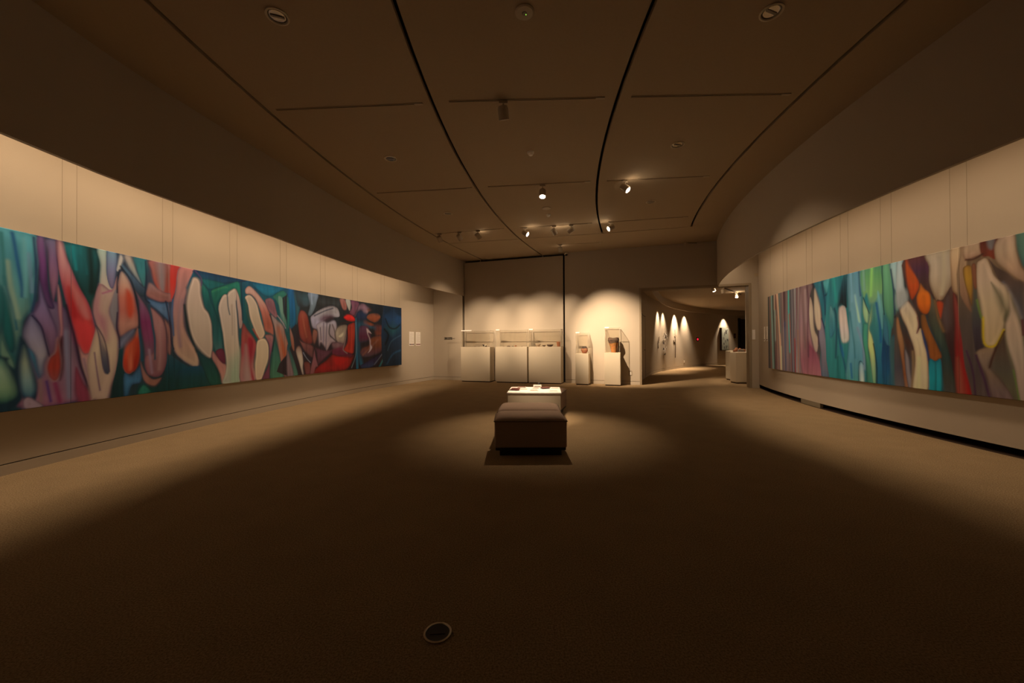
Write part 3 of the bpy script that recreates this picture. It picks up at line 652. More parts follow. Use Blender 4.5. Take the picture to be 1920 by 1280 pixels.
('S',[2498,2126,2618,2021,2671,1872,2743,1721,2835,1471,2872,1213,2854,1052,2743,1103,2689,1245,2689,1465,2618,1679,2541,1765,2515,1931],'146050 0f4a48 0d403e 1a4c48 3c5c54','08282c',0.03,0.012),
('S',[2671,2036,2873,2137,3067,2217,3168,2242,3209,2137,3219,1864,3188,1963,3087,2119,2949,2017,2872,1975,2779,1820,2816,1599,2854,1456,2743,1689,2689,1874],'186450 145c4a 0f4a44 0c3c3c','082c34',0.03,0.012),
('K',[2689,2015,2873,2105,2949,2116],'2c7450',None,0.02,0),
('S',[2374,2173,2448,2171,2490,2094,2498,1928,2541,1765,2618,1679,2671,1527,2685,1339,2680,1120,2653,1019,2515,1108,2399,1244,2334,1392,2295,1581,2268,1754,2287,1931,2342,2101],'b09880 b09880 b09a80 ac967c a48e76','907060',0.015,0.012),
('K',[2240,1766,2271,1565,2334,1333,2432,1124],'0a2828',None,0.03,0),
('K',[2399,2282,2498,2187,2507,2082],'4c3454',None,0.014,0),
('S',[2689,1120,2761,1055,2872,954,2939,886,2948,803,2987,603,2863,608,2816,765,2743,913,2680,1026],'8a5c54 a06c5c a88068','5c2c34',0.03,0.012),
('S',[2743,1119,2872,1149,2920,952,2872,922,2779,1006],'5a2030','3c1828',0.03,0.012),
('S',[2873,1983,2949,2009,2978,2054,3087,2119,3127,2057,3117,1887,3147,1619,3157,1382,3188,1127,3198,871,3198,599,2872,607,2910,757,2929,919,2891,1181,2863,1407,2816,1631,2798,1806],'b09c84 ae9a84 aa967e a89478 a09478 909078','806c5c',0.015,0.012),
('S',[3007,882,3147,1043,3198,1093,3187,608,3026,607],'869070',None,0.03,0.06),
('K',[2945,2004,2968,1822,2997,1693],'34484c',None,0.016,0),
('K',[3037,1846,3046,1380],'98846e',None,0.032,0),
('S',[3107,2114,3168,2012,3209,1846,3250,1557,3188,1485,3157,1722,3127,1888],'a08470 9c8070 8a7064','4c4448',0.015,0.012),
('K',[3117,1921,3157,1620,3178,1349],'3a4048',None,0.014,0),
('K',[3219,2241,3230,1899,3250,1626],'082c38',None,0.025,0),
('S',[3250,1557,3357,1457,3488,1319,3533,1212,3499,1033,3488,837,3532,610,3198,607,3208,1042,3208,1161],'6c3430 8c3c34 8a3438 8a5c50 8c6058','4a2024',0.03,0.012),
('S',[3356,1317,3466,1283,3443,1035,3421,859,3487,623,3443,627,3378,931],'841c28',None,0.03,0.02),
('S',[3303,1212,3356,862,3399,614,3292,615],'98786a',None,0.03,0.03),
('S',[3293,2001,3379,2056,3466,2013,3556,1897,3625,1685,3694,1506,3718,1396,3647,1312,3578,1320,3488,1480,3400,1670,3357,1878],'b09a80 b09a7c ac9474 a88c6c','6c5044',0.015,0.012),
('K',[3303,1959,3357,1702,3444,1478],'2c4c40',None,0.03,0),
('S',[3578,1302,3718,1322,3801,1211,3813,1024,3789,913,3717,768,3647,609,3532,610,3499,854,3521,1032,3533,1212],'b49c78 b09874 a88c6c','7c5c4c',0.015,0.012),
('S',[3489,2293,4639,2294,4639,2068,4440,2230,4221,2281,3963,2129,3790,2070,3625,2123],'0c4458 0c5c70 0c4c54','0a2c40',0.04,0.012),
('S',[3303,2142,3379,2205,3489,2159,3625,2050,3742,1934,3838,1775,3912,1591,3924,1401,3838,1418,3718,1470,3695,1580,3625,1795,3534,1967,3422,2061,3314,2065],'a88474 a47c6a 985848 8c4834 905040','5a3834',0.03,0.012),
('K',[3466,1479,3590,1311],'98402c',None,0.022,0),
('S',[3718,1377,3862,1399,3931,1325,3887,1116,3837,910,3837,610,3658,608,3789,838,3825,1061,3801,1230],'84584c 744050 5c2c38 5a2c34','30182a',0.03,0.012),
('S',[3936,1363,4037,1095,4114,839,4192,589,3849,600,3886,1022],'1c4440 2c5440 34583c','10302c',0.04,0.012),
('S',[3913,2104,4168,2234,4302,2092,4301,1771,4273,1449,4220,1527,4167,1682,4064,1909,3988,2017],'1c5848 2c6450 34684f 2c5c58','0c3840',0.03,0.012),
('S',[4038,2100,4155,2055,4220,1686,4180,1604,4089,1833],'5c7c68',None,0.03,0.03),
('S',[3863,1758,4012,1673,4167,1564,4220,1408,4327,1089,4450,587,4192,589,4062,1055,3987,1326,3912,1553],'7c6c64 806050 8a5840 84503c 785450','34303c',0.03,0.012),
('S',[4038,1520,4154,1289,4272,891,4245,812,4114,1171],'984828',None,0.03,0.03),
('S',[3730,2007,3839,2057,3937,2012,3987,1863,4025,1751,3974,1709,3863,1777,3778,1864],'6a4a4c 6c4448 744c4c','3c2c38',0.02,0.012),
('K',[4025,1751,4167,1604,4220,1527],'94807c',None,0.015,0),
('K',[3838,1756,3924,1553,3949,1363,3899,1097],'141c20',None,0.022,0),
('S',[4302,2256,4496,2254,4481,1928,4466,1578,4355,1532,4314,1691],'0c3c60 0c4c6c 0c4458','0a3048',0.03,0.012),
('S',[4437,1067,4494,1415,4638,1628,4636,581,4450,576,4381,886],'34504c',None,0.03,0.012),
('S',[4342,1562,4396,1433,4451,1209,4437,1067,4382,1210,4328,1411],'9c7460 8c5440','3c3430',0.015,0.012),
('S',[4443,2293,8627,2275,8617,536,4282,603,4401,1249],'1c2224 1c2224 241c20 241818',None,0.03,0.012),
('S',[4285,2300,4443,2293,4503,2020,4523,1695,4401,1542,4283,1565],'0c4468 0c4c6c 0c4858','0a3048',0.04,0.012),
('S',[4265,2125,4323,1972,4322,1596,4264,1536],'1c5c50','0c3840',0.02,0.012),
('S',[4443,2293,4544,2024,4606,1955,4564,1727,4502,1605,4482,1811],'24484c','142c34',0.04,0.012),
('S',[4504,2272,4841,2279,4885,2106,4819,2006,4648,2020,4544,2143],'1c2c30 2c4448 303c40',None,0.03,0.06),
('S',[5180,2250,5823,2258,5822,2068,5516,2090,5203,1994],'1c2020 2c3030 1c1c1c',None,0.03,0.06),
('S',[4841,2287,5134,2290,5087,2111,5018,1946,4906,1812,4829,1837,4885,2028],'64707c 5c686c 4c5858','2c3438',0.04,0.012),
('K',[4929,2267,4951,2066],'7c8890',None,0.031,0),
('S',[4481,1279,4564,1548,4688,1220,4971,968,4904,815,4688,1008,4522,1161],'241c20 201820',None,0.03,0.012),
('S',[4627,1905,4732,1891,4818,1805,4884,1623,4927,1469,4972,1282,4883,1220,4731,1250,4615,1340,4564,1518,4543,1696,4564,1817],'7c3c30 702c20 6c2c20 5c2420','3c1c20',0.05,0.012),
('K',[4668,1810,4721,1616,4796,1373],'84442f',None,0.045,0),
('S',[4584,1310,4688,1265,4971,1188,4993,1062,4971,937,4838,1003,4688,1129],'6c4038 5c3430 4c2c2c','2c1818',0.04,0.012),
('S',[5039,1156,5366,1087,5613,1117,5588,1050,5366,923,5176,801,5106,788,5084,1028],'44242c 4c2830 402024','281418',0.04,0.012),
('S',[4906,1780,4995,1850,5179,1960,5516,2073,5770,2046,5847,1879,5717,1835,5515,1838,5320,1743,5225,1656,5132,1619,5085,1538,4972,1565,4928,1657],'7c7470 8c8480 888088 7c7074','4c4448',0.04,0.012),
('S',[5202,1768,5321,1858,5516,1880,5616,1845,5417,1765,5249,1706],'4c2c34',None,0.03,0.05),
('K',[5018,1820,5321,1940,5616,2032],'3c3c44',None,0.028,0),
('S',[5086,1633,5296,1725,5417,1699,5615,1760,5717,1732,5742,1562,5716,1287,5563,1252,5415,1086,5367,1137,5224,1251,5177,1187,5142,1315,5120,1491],'8c8488 8c7c78 887470 806860','544448',0.04,0.012),
('K',[5201,1574,5224,1316],'443c44',None,0.023,0),
('K',[5417,1682,5391,1384,5379,1120],'544a50',None,0.024,0),
('K',[5308,1677,5295,1252],'70646c',None,0.038,0),
('S',[5742,1596,5926,1674,6115,1665,6060,1467,6005,1253,5845,1253,5716,1304,5665,1423],'6c5c4c 8c7c64 7c6858','3c302c',0.05,0.012),
('K',[5515,1654,5490,1452,5614,1354,5741,1287],'34302c',None,0.033,0),
('K',[5590,1658,5665,1525,5716,1321],'5a4a44',None,0.034,0),
('K',[5873,1706,6143,1738,6425,1790],'2c2020',None,0.037,0),
('S',[5979,1509,5965,1411,5846,1366,5794,1408,5872,1462],'ac9c7c','6c5c4c',0.03,0.012),
('S',[5849,2279,6036,2279,6103,2129,6089,2038,5981,2020,5901,2110],'7c544c 845044 7c4a40','2c2020',0.03,0.012),
('S',[6049,2280,6234,2278,6227,2032,6144,2079],'8c8878','3c3c3c',0.03,0.012),
('S',[6242,2278,6514,2280,6572,2192,6426,1956,6340,1913,6199,1976,6284,2110],'5c3444 643c48 5c2c38','34182c',0.04,0.012),
('S',[6572,2211,6721,2264,6904,2205,7060,2161,7107,2125,6966,2074,6872,2009,6601,2063,6425,1901,6382,1916,6484,2072],'5c4048 6c5058 5c3c40 64444c','24242c',0.05,0.012),
('S',[6721,2073,6904,2089,6872,2018,6750,2019],'8c6c68',None,0.03,0.03),
('S',[6904,2127,7060,2170,7117,2130,6966,2078],'6c4030',None,0.03,0.03),
('S',[6484,1998,6661,2068,6842,2006,6841,1891,6600,1819,6454,1847],'1c2c44',None,0.03,0.06),
('S',[5980,1861,6116,1933,6283,1928,6396,1862,6410,1789,6226,1769,6061,1796],'a82420 c0201c 8c1818','5c1818',0.03,0.012),
('S',[6965,1996,7284,2060,7432,2010,7464,1910,7283,1808,7090,1808,6872,1893],'6c4030 7c4028 74381f','3c3434',0.05,0.012),
('S',[6780,1772,6995,1783,7153,1732,7026,1687,6871,1699],'7c3c24',None,0.03,0.04),
('S',[7282,1718,7581,1773,7598,1670,7479,1583,7185,1654],'64302c',None,0.03,0.05),
('S',[7249,1576,7513,1543,7479,1461,7281,1457],'6c3424',None,0.03,0.05),
('S',[6483,1737,6719,1749,7217,1655,7026,1647,6719,1673,6569,1554,6554,1254,6597,973,6715,722,6595,710,6509,1068,6496,1440],'1c4c5c',None,0.03,0.05),
('S',[6599,1668,6840,1698,6964,1645,7025,1451,6993,1333,6747,1274,6568,1273,6554,1479],'4c2c3c 502c3c 501c30 3c2c34','2c2c3c',0.05,0.012),
('S',[7025,1373,7346,1458,7597,1463,7596,1256,7477,1011,7150,918,6746,892,6597,1010,6717,1141,6962,1197],'5c3028 6c3820 643420 543030 44343c','2c2428',0.06,0.012),
('K',[6716,950,6961,1099,7346,1337],'744838',None,0.047,0),
('S',[6855,1631,6948,1605,7073,1492,6932,1508,7025,1334,7040,1216,7103,1137,7023,1040,6899,984,6992,1099,6978,1333,6885,1487],'a08880','5c4440',0.02,0.012),
('S',[6625,689,6836,755,7117,860,7510,969,7343,731,7085,625,6714,608],'1c1c2c 241c34 28344c','101420',0.05,0.012),
('K',[7680,1111,7476,909,7181,679],'5c6064',None,0.023,0),
('K',[7645,883,7408,616],'2c6460',None,0.052,0),
('S',[5613,1117,5978,1200,6004,1076,6336,961,6307,816,6031,934,5638,947],'5c2430 501828 44141c','341018',0.04,0.012),
('S',[5613,998,5870,922,6223,910,6364,960,6279,781,6139,644,5869,583,4992,582,5129,755,5366,857],'64201c 6c1814 7c1414 5c1814','34100c',0.06,0.012),
('S',[5663,929,6140,895,6085,790,5817,716,5663,810],'981412',None,0.03,0.06),
('S',[5588,1252,5872,1253,5978,1200,5664,1133],'6c4c4c',None,0.03,0.05),
('S',[6143,1666,6282,1727,6396,1733,6395,1438,6365,1162,6336,998,6140,1020,5991,1094,6114,1253,6128,1468],'7c241c 8c2c1c 8c2418 942418','5c1c18',0.03,0.012),
('K',[6074,1574,6059,1360,5978,1147,5977,1077,6113,1003],'7c6058',None,0.021,0),
('K',[6282,1672,6267,1345,6252,1072],'a03020',None,0.039,0),
('S',[4995,1534,5097,1506,5108,1411,5062,1267,5005,1235,4961,1376],'7c4c3c 6c4034','34201c',0.03,0.012),
('S',[5016,1109,5061,965,5129,755,5060,727,4992,582,4881,591,4948,844],'643c40 744444 6c3c38','341c20',0.03,0.012),
('S',[4719,855,4816,865,4904,799,4881,591,4772,592,4719,748],'5c2c24 643430','2c1414',0.04,0.012),
('S',[4263,1220,4361,1075,4480,822,4551,602,4400,600,4263,848],'1c3c44 345044 3c5c44','14302c',0.03,0.012),
('S',[4263,1106,4360,872,4429,597,4262,604],'6c5450','4c3838',0.03,0.012),
('S',[4318,1553,4371,1482,4431,1337,4451,1103,4401,1133,4351,1307],'8c6858 84503c 7c4834','34302c',0.03,0.012),
('S',[4532,1175,4604,1182,4667,1069,4698,886,4687,750,4712,604,4666,600,4583,831,4521,983,4491,1102],'6c4c40 a08c74 a09078 8c8074','4c3028',0.04,0.012),
('K',[4698,1053,4795,928,4904,846],'6c6c70',None,0.014,0),
('S',[6411,1808,6483,1812,6495,1254,6551,572,6449,569,6422,1069],'1c4c5c','0c2838',0.02,0.012),
('K',[6439,1754,6465,1069,6278,654],'5c6c6c',None,0.02,0),
('S',[6904,2254,7618,2262,7615,1753,7283,1778,7481,1993,7123,2047],'141c22',None,0.03,0.06),
('S',[7618,2282,8627,2275,8617,525,7609,553],'101c24 142c40 142430 10202c',None,0.03,0.012),
('S',[7685,2028,8400,2034,8324,1786,7821,1742],'1c3c58',None,0.03,0.1),
('S',[7717,1716,8324,1720,8032,1472,7751,1592],'1c4448',None,0.03,0.08),
('K',[7684,1924,7856,1701,8141,1669,8361,1788],'0a1418',None,0.043,0),
('K',[7783,1046,7960,1300,8397,1479],'2c4450',None,0.035,0),
('K',[7746,670,8029,935,8394,1036],'1c4054',None,0.047,0),
('K',[7631,1630,7820,1468,7680,1215],'0a1014',None,0.061,0)]
PAINT_RIGHT = [
('S',[-779,2302,-686,2309,-666,1950,-637,1738,-703,1685,-762,1691,-785,1861],'7c8884 848880 84807a','4c5c60',0.04,0.012),
('S',[-819,1912,-785,1846,-762,1676,-772,1571,-815,1605],'3c5c54','0c2430',0.02,0.012),
('K',[-869,2198,-828,1913,-824,1575],'0f2c3c',None,0.018,0),
('K',[-816,1543,-772,1556,-747,1531],'0a141c',None,0.029,0),
('K',[-678,2251,-653,1963,-636,1768],'0f2024',None,0.014,0),
('S',[-651,2325,265,2342,244,553,-370,548,-490,1515,-580,1790],'44281c 342020 2c201c 241c1c 241c18',None,0.03,0.012),
('S',[-806,1555,-743,1532,-665,1309,-571,1074,-536,845,-578,556,-820,545],'34302c 3c342c 343034 4c4440',None,0.03,0.012),
('S',[-799,1512,-756,1517,-708,1326,-677,1146,-671,997,-613,566,-677,565,-714,876,-761,1146,-793,1328],'7c5030 805a38 74482c 6c3c20 7c5840','2c2420',0.03,0.012),
('S',[-670,1101,-615,999,-586,781,-558,572,-621,565,-665,879],'6c605c','3c3438',0.03,0.012),
('S',[-756,1509,-705,1506,-627,1294,-523,1046,-525,858,-615,1029,-677,1206],'1c2c2c 3c241c 2c2c2c',None,0.03,0.02),
('S',[-641,2305,-575,2165,-483,2006,-458,1897,-505,1798,-562,1743,-608,1847,-635,2068],'7c3418 8c3810 84300c 74280c','3c1c18',0.03,0.012),
('S',[-641,2314,-381,2316,-332,2134,-335,1879,-294,1772,-246,1682,-327,1810,-413,1925,-520,2066,-575,2165],'44201c 341828 34201c 2c1814',None,0.03,0.03),
('S',[-632,2276,-584,2167,-511,2011,-540,1945,-615,2065],'84340f',None,0.03,0.03),
('S',[-381,2308,-74,2324,-73,1872,-135,1751,-198,1677,-246,1699,-310,1841,-334,1964,-332,2134],'7c6c54 80705c 84725c 7c6850 745840','4c3824',0.05,0.012),
('K',[-159,2296,-155,1983,-181,1774],'8c7c60',None,0.039,0),
('S',[-246,1699,-166,1706,-73,1856,-15,1736,41,1604,67,1414,106,1165,169,861,199,562,-45,550,-84,955,-126,1197,-185,1461],'3c2820 34201c 2c1818 340c10 340c10',None,0.03,0.012),
('S',[-59,1774,-1,1671,53,1415,91,1072,146,562,57,557,-30,552,-54,1005,-49,1404],'5c2820 64201c 641414 700c0c 7c0c0c','34100c',0.04,0.012),
('S',[-24,1006,18,850,43,562,-15,554],'743c2c',None,0.03,0.05),
('S',[-246,1682,-167,1657,-201,1478,-232,1547],'842c10',None,0.03,0.03),
('S',[-135,1686,-105,1715,-101,1423,-140,1328,-177,1493],'443430',None,0.03,0.05),
('S',[-74,2327,50,2320,61,2024,72,1819,126,1672,138,1533,70,1616,-15,1736,-73,1856],'907858 866a4c 7c6044 6c4c30','4c3018',0.04,0.012),
('K',[35,2280,46,2011,58,1790],'6c4828',None,0.015,0),
('S',[41,1604,138,1533,148,1318,146,1165,185,1014,247,867,244,553,181,710,145,1012,106,1165,67,1398],'343434 38383c 2c2830 342c34','201c20',0.03,0.012),
('S',[93,1211,132,1058,163,861,186,567,139,568,117,934],'74420f','3c1c0c',0.02,0.012),
('S',[-328,1793,-263,1667,-201,1462,-142,1197,-84,939,-37,559,-197,554,-191,1032,-268,1231,-332,1436,-347,1607],'4c4434 343024 2c3428 1c2c28 2c2c24 34302c','14201c',0.04,0.012),
('K',[-270,1701,-232,1497,-171,1329],'5c4024',None,0.029,0),
('S',[-448,1948,-396,1871,-328,1793,-321,1656,-356,1557,-418,1553,-479,1637,-496,1762,-467,1863],'7c4820 9c4c0f 9c480c 7c3408','3c2014',0.03,0.012),
('S',[-444,1538,-374,1524,-317,1333,-253,1181,-191,1032,-223,990,-288,962,-347,1011,-370,1198,-429,1355],'5c3818 643814 643410 6c3814','24201c',0.03,0.012),
('K',[-374,1524,-325,1351,-206,1098],'10282c',None,0.016,0),
('S',[-352,968,-272,963,-207,991,-193,834,-205,553,-375,556],'0c5c64 0c686c 085c60','083c44',0.04,0.012),
('K',[-272,946,-268,611],'08484c',None,0.014,0),
('S',[-742,1643,-639,1743,-544,1643,-490,1533,-477,1409,-493,1322,-447,1373,-405,1198,-364,993,-375,556,-578,556,-536,898,-551,1128,-625,1344,-712,1530],'90806c 9c8868 a08c6c 9c8864 988868 90805c','6c4430',0.03,0.012),
('K',[-490,1515,-473,1409,-502,1313],'5c3430',None,0.009,0),
('K',[-429,1337,-379,1130,-356,976],'1c2c4c',None,0.019,0),
('K',[-479,989,-484,585],'a4986c',None,0.049,0),
('K',[-561,1074,-556,808,-587,573],'6c5438',None,0.031,0),
('S',[-780,1870,-657,1890,-629,1760,-700,1676,-783,1666],'7c7c74',None,0.03,0.03),
('S',[30,2345,764,2331,744,521,140,536],'5c3c28 54402c 3c3028 3c302c 4c3c34',None,0.03,0.012),
('S',[534,2329,764,2345,758,1761,597,1918,554,2029,527,2168],'3c5040 344c40 1c3038','24302c',0.05,0.012),
('S',[156,1825,191,1787,216,1592,237,1367,242,1145,162,1096,136,1372,146,1599],'3c382c 34342c 2c2428 281c20',None,0.03,0.012),
('S',[33,2328,90,2329,87,2099,97,1735,131,1535,37,1693,17,1879],'80664a 7c6044 74543c 5c3c28',None,0.03,0.012),
('S',[75,2325,225,2317,246,2160,160,2132,80,2125,44,2208],'806852 80664c 745440','4c2818',0.03,0.012),
('S',[232,2315,408,2313,356,2181,355,2073,297,2117,237,2139],'3c140c 4c1c10 541c0c',None,0.03,0.012),
('S',[286,2316,358,2307,337,2186,298,2211],'4c4440',None,0.03,0.03),
('K',[80,2125,160,2116,246,2152],'34180c',None,0.018,0),
('S',[57,2039,137,2039,149,1810,139,1600,97,1735,67,1872],'74501c 805c18 745018 5c3c18','3c2414',0.03,0.012),
('S',[137,2039,180,2047,191,1803,156,1809],'5c3420','3c2014',0.02,0.012),
('S',[357,2227,414,2312,522,2311,543,2120,576,1966,609,1886,607,1771,517,1844,447,1932,380,2021,355,2104],'7c6450 806850 7c6048 6c503c','4c3018',0.03,0.012),
('S',[296,2086,360,1994,446,1917,517,1829,607,1742,601,1263,558,1426,514,1592,457,1779,396,1834],'34241c 3c2c24 34302f 2c2c30',None,0.03,0.012),
('K',[421,1815,514,1622,570,1440],'4c4444',None,0.023,0),
('S',[607,1756,757,1650,748,926,645,1205,602,1350],'54402c 443428 341c20',None,0.03,0.012),
('S',[429,1298,461,1071,506,865,554,554,490,558,408,766,296,919,350,1115],'34241c 443428 443c30 4c4430 443c28',None,0.03,0.012),
('S',[161,1080,252,1137,344,1138,296,942,321,897,409,781,502,560,343,551,268,799,202,953],'705840 645040 5c4838 5c4840 5c4440','3c2820',0.03,0.012),
('S',[468,1702,514,1562,558,1411,585,1264,599,1061,599,546,548,553,506,880,461,1087,436,1267,441,1418,466,1507],'84705c 8a725a 84705a 806a58 7c6454','4c4c28',0.02,0.012),
('S',[187,2045,229,2093,277,2098,309,2005,346,1904,408,1817,445,1766,473,1641,472,1536,441,1449,430,1358,402,1268,350,1161,252,1169,237,1367,216,1592,191,1803],'887058 8e765e 8e785a 8e7656 8e7652','6c5438',0.02,0.012),
('S',[320,1839,388,1713,442,1569,466,1507,441,1418,424,1541,369,1700],'2c301c',None,0.03,0.02),
('K',[238,1463,248,1185,348,1158,425,1321],'9c800c',None,0.018,0),
('K',[189,1659,222,1464],'4c5c24',None,0.014,0),
('K',[430,1305,337,1084,296,926],'34180f',None,0.013,0),
('K',[168,1048,241,796,304,553],'34182c',None,0.023,0),
('K',[75,1095,130,884,162,564],'34182c',None,0.016,0),
('K',[585,1264,575,1410],'401018',None,0.013,0),
('K',[494,909,543,574],'4c5c28',None,0.008,0),
('S',[6267,2356,4201,2334,4240,566,6165,544],'4c4038 5c5048 5c4c4c',None,0.03,0.012),
('K',[6058,2286,6042,1864,6026,1442,6010,1017,5995,592],'2c2c24',None,0.11,0),
('K',[5930,2283,5915,1863,5900,1440,5886,1017,5871,594],'6c4434',None,0.074,0),
('K',[5839,2282,5819,1862,5799,1439,5775,1017,5756,595],'6c8474',None,0.098,0),
('K',[5735,2280,5717,1860,5704,1439,5691,1019,5674,597],'3c5044',None,0.08,0),
('K',[5769,2280,5728,1859,5693,1440,5659,1019,5621,596],'241c18',None,0.04,0),
('K',[5643,2279,5645,2204,5648,2129,5645,2053,5648,1978],'94785f',None,0.079,0),
('K',[5602,1909,5603,1751,5598,1591,5598,1432,5598,1270],'8ca08c',None,0.064,0),
('K',[5564,2279,5568,1859,5572,1439,5575,1019,5579,597],'5c2c24',None,0.051,0),
('K',[5530,1776,5505,1482,5485,1188,5465,893,5446,598],'7c5844',None,0.06,0),
('K',[5489,2277,5420,1859,5359,1438,5322,1020,5295,599],'b08868',None,0.089,0),
('K',[5279,1104,5279,977,5278,852,5278,725,5277,598],'9c9870',None,0.044,0),
('K',[5370,2278,5353,2069,5337,1858,5316,1649,5300,1439],'4c5c54',None,0.056,0),
('K',[5279,2278,5252,1859,5226,1440,5204,1020,5179,599],'5c4c48',None,0.074,0),
('K',[5130,2277,5127,2101,5124,1925,5125,1750,5122,1575],'3c1c24',None,0.133,0),
('K',[5088,1608,5088,1356,5086,1104,5084,852,5082,598],'34384c',None,0.091,0),
('K',[5193,2278,5171,1858,5150,1440,5130,1020,5109,598],'7c6458',None,0.041,0),
('K',[5005,2277,4986,1858,4964,1439,4942,1020,4924,598],'6c5450',None,0.047,0),
('K',[4899,2278,4895,1963,4883,1649,4868,1335,4844,1020],'2c8478',None,0.055,0),
('K',[4868,1774,4832,1482,4804,1187,4780,894,4765,599],'804030',None,0.044,0),
('K',[4811,2276,4794,1858,4778,1439,4762,1020,4746,599],'283038',None,0.044,0),
('K',[4741,2278,4729,1858,4717,1440,4701,1021,4690,599],'5c5454',None,0.06,0),
('K',[4611,2277,4596,1859,4585,1440,4571,1020,4557,599],'746c68',None,0.072,0),
('K',[4684,2277,4676,1859,4668,1441,4661,1020,4653,600],'342830',None,0.025,0),
('K',[4523,2279,4547,1860,4571,1441,4592,1019,4617,599],'5c2c34',None,0.032,0),
('K',[4640,1273,4629,1105,4619,937,4609,768,4599,599],'7c2c28',None,0.032,0),
('K',[4455,2279,4461,1859,4468,1441,4471,1020,4478,599],'705c54',None,0.069,0),
('K',[4495,1440,4497,1230,4498,1020,4500,809,4502,599],'7c4c34',None,0.023,0),
('K',[4405,2279,4406,2112,4410,1944,4414,1777,4414,1608],'4c2428',None,0.03,0),
('K',[4357,2280,4360,1861,4360,1441,4360,1019,4364,598],'6c4844',None,0.059,0),
('K',[4301,1272,4302,1104,4305,936,4306,767,4307,599],'34283c',None,0.043,0),
('S',[4388,2312,3940,2317,4034,2081,4097,1761,4048,1433,3964,1173,3826,985,3687,573,4302,561,4445,1276],'54403c 644c48 6c5050 70504c 6c4044 744448','4c343c',0.05,0.012),
('S',[3940,2317,3328,2315,3115,2320,3146,564,3700,564,3715,1112,3654,1573,3778,1971],'1c4c54 144850 1c5458 145054 145450','0f2c38',0.06,0.012),
('S',[4109,1206,3937,1078,3826,953,3687,573,4067,564,4144,943],'5c2834 703c44 7c4c4c',None,0.03,0.06),
('K',[4294,2248,4274,1776,4228,1107],'5c4440',None,0.056,0),
('K',[4144,2243,4094,1925,4133,1436,4115,944],'4c2c34',None,0.04,0),
('K',[4204,2185,4187,1603],'78605a',None,0.061,0),
('S',[3790,1393,3679,1605,3559,1264,3516,963,3488,568,3700,564,3717,1019],'5c5058 5c5458 50484c 34444c','1c1c34',0.05,0.012),
('S',[4035,2048,3950,1862,3925,1668,3901,1428,3792,1267,3810,1064,3881,1031,3964,1173,4048,1433,4084,1728],'8c7460 907e66 8c7860 806a5c','4c303c',0.04,0.012),
('S',[3899,2191,3804,2052,3727,1841,3692,1606,3709,1436,3817,1425,3897,1618,3920,1875],'80705c 907e66 8c7660','4c3440',0.04,0.012),
('K',[3955,2295,3913,2209],'14141c',None,0.062,0),
('K',[3790,1408,3781,1173],'34202c',None,0.023,0),
('S',[3627,2275,3329,2300,3400,2120,3544,2035,3593,2117],'3c7470 347070 2c605c','0f3440',0.05,0.012),
('S',[3548,1869,3429,1812,3340,1672,3412,1470,3485,1323,3557,1355,3592,1508,3563,1689],'3c6464 4c7068 74846a 3c645c','0c3848',0.05,0.012),
('K',[3595,2011,3472,2055,3398,2208],'0c2430',None,0.023,0),
('K',[3666,2250,3596,1950,3576,1689],'0c2c3c',None,0.041,0),
('K',[3679,1620,3557,1355,3514,1053],'0c1c30',None,0.025,0),
('K',[3410,1588,3414,1351],'0c4458',None,0.059,0),
('S',[3429,2340,2316,2333,2342,556,3462,544],'1c6060 1c5c60 24605c 1c5c58 145450',None,0.03,0.012),
('K',[3356,2271,3277,1884],'1c7068',None,0.076,0),
('K',[3161,2274,3166,2000],'0c4c50',None,0.074,0),
('S',[3108,2274,3004,2319,3025,1856,3039,1750,3143,1796,3237,1787,3221,1915],'14484c 10343c 0a1c24 0a1418',None,0.03,0.03),
('S',[3454,1808,3366,1743,3311,1588,3326,1401,3403,1290,3463,1329],'4c7470 2c5c60 1c505c','0c3848',0.03,0.012),
('K',[3336,1759,3283,1586,3308,951],'0a2c38',None,0.047,0),
('K',[3258,1417,3182,1103,3057,727],'0f3c4c',None,0.039,0),
('K',[3266,953,3245,620],'0c4844',None,0.058,0),
('S',[3004,2337,2720,2326,2716,1907,2712,1482,2695,1142,2682,577,3060,565,2998,1212,2990,1674],'3c6470 4c7078 4c7478 3c6870 34685c','24505c',0.05,0.012),
('S',[2852,1924,2797,1745,2744,1518,2800,1555],'84a098',None,0.03,0.03),
('K',[2765,2309,2738,1910],'1c3c5c',None,0.028,0),
('K',[2930,2287,2913,1844],'5c848c',None,0.046,0),
('K',[2965,1672,2877,1141,2857,967],'2c5c64',None,0.035,0),
('K',[2803,1417,2696,1108,2679,805],'5c6c78',None,0.042,0),
('K',[2954,858,2934,647],'144c6c',None,0.036,0),
('S',[3225,1730,3169,1790,3104,1792,3053,1733,3018,1534,2984,1318,3011,1212,3153,1203,3203,1415],'8c7c70 a08c7c 9c8c80 8c8878','5c6468',0.03,0.012),
('K',[3181,1139,3131,994],'0c4868',None,0.054,0),
('S',[2720,2326,2334,2321,2332,1875,2381,1753,2458,1761,2558,1772,2618,1929,2683,1886],'3c6c54 4c7c4c 5c8450 5c7c5c',None,0.03,0.03),
('K',[2509,2276,2536,1885],'709c50',None,0.047,0),
('K',[2676,2309,2660,1985],'608470',None,0.041,0),
('S',[2457,1794,2332,1859,2331,1303,2342,556,2456,559,2470,981,2504,1307,2521,1537],'4c7460 2c645c 1c5860 144c60 10485c',None,0.03,0.02),
('S',[2695,1862,2642,1764,2581,1641,2594,1484,2657,1513,2697,1684],'6c8468 748c64 6c8460','143438',0.03,0.012),
('K',[2683,1869,2621,1728,2571,1624],'14302c',None,0.011,0),
('S',[2690,1464,2636,1486,2594,1451,2607,1309,2590,1060,2532,814,2476,549,2619,558,2655,974,2705,1210],'2c6450 2c6c54 346c4c 2c5c48 2c5848','0c3438',0.03,0.012),
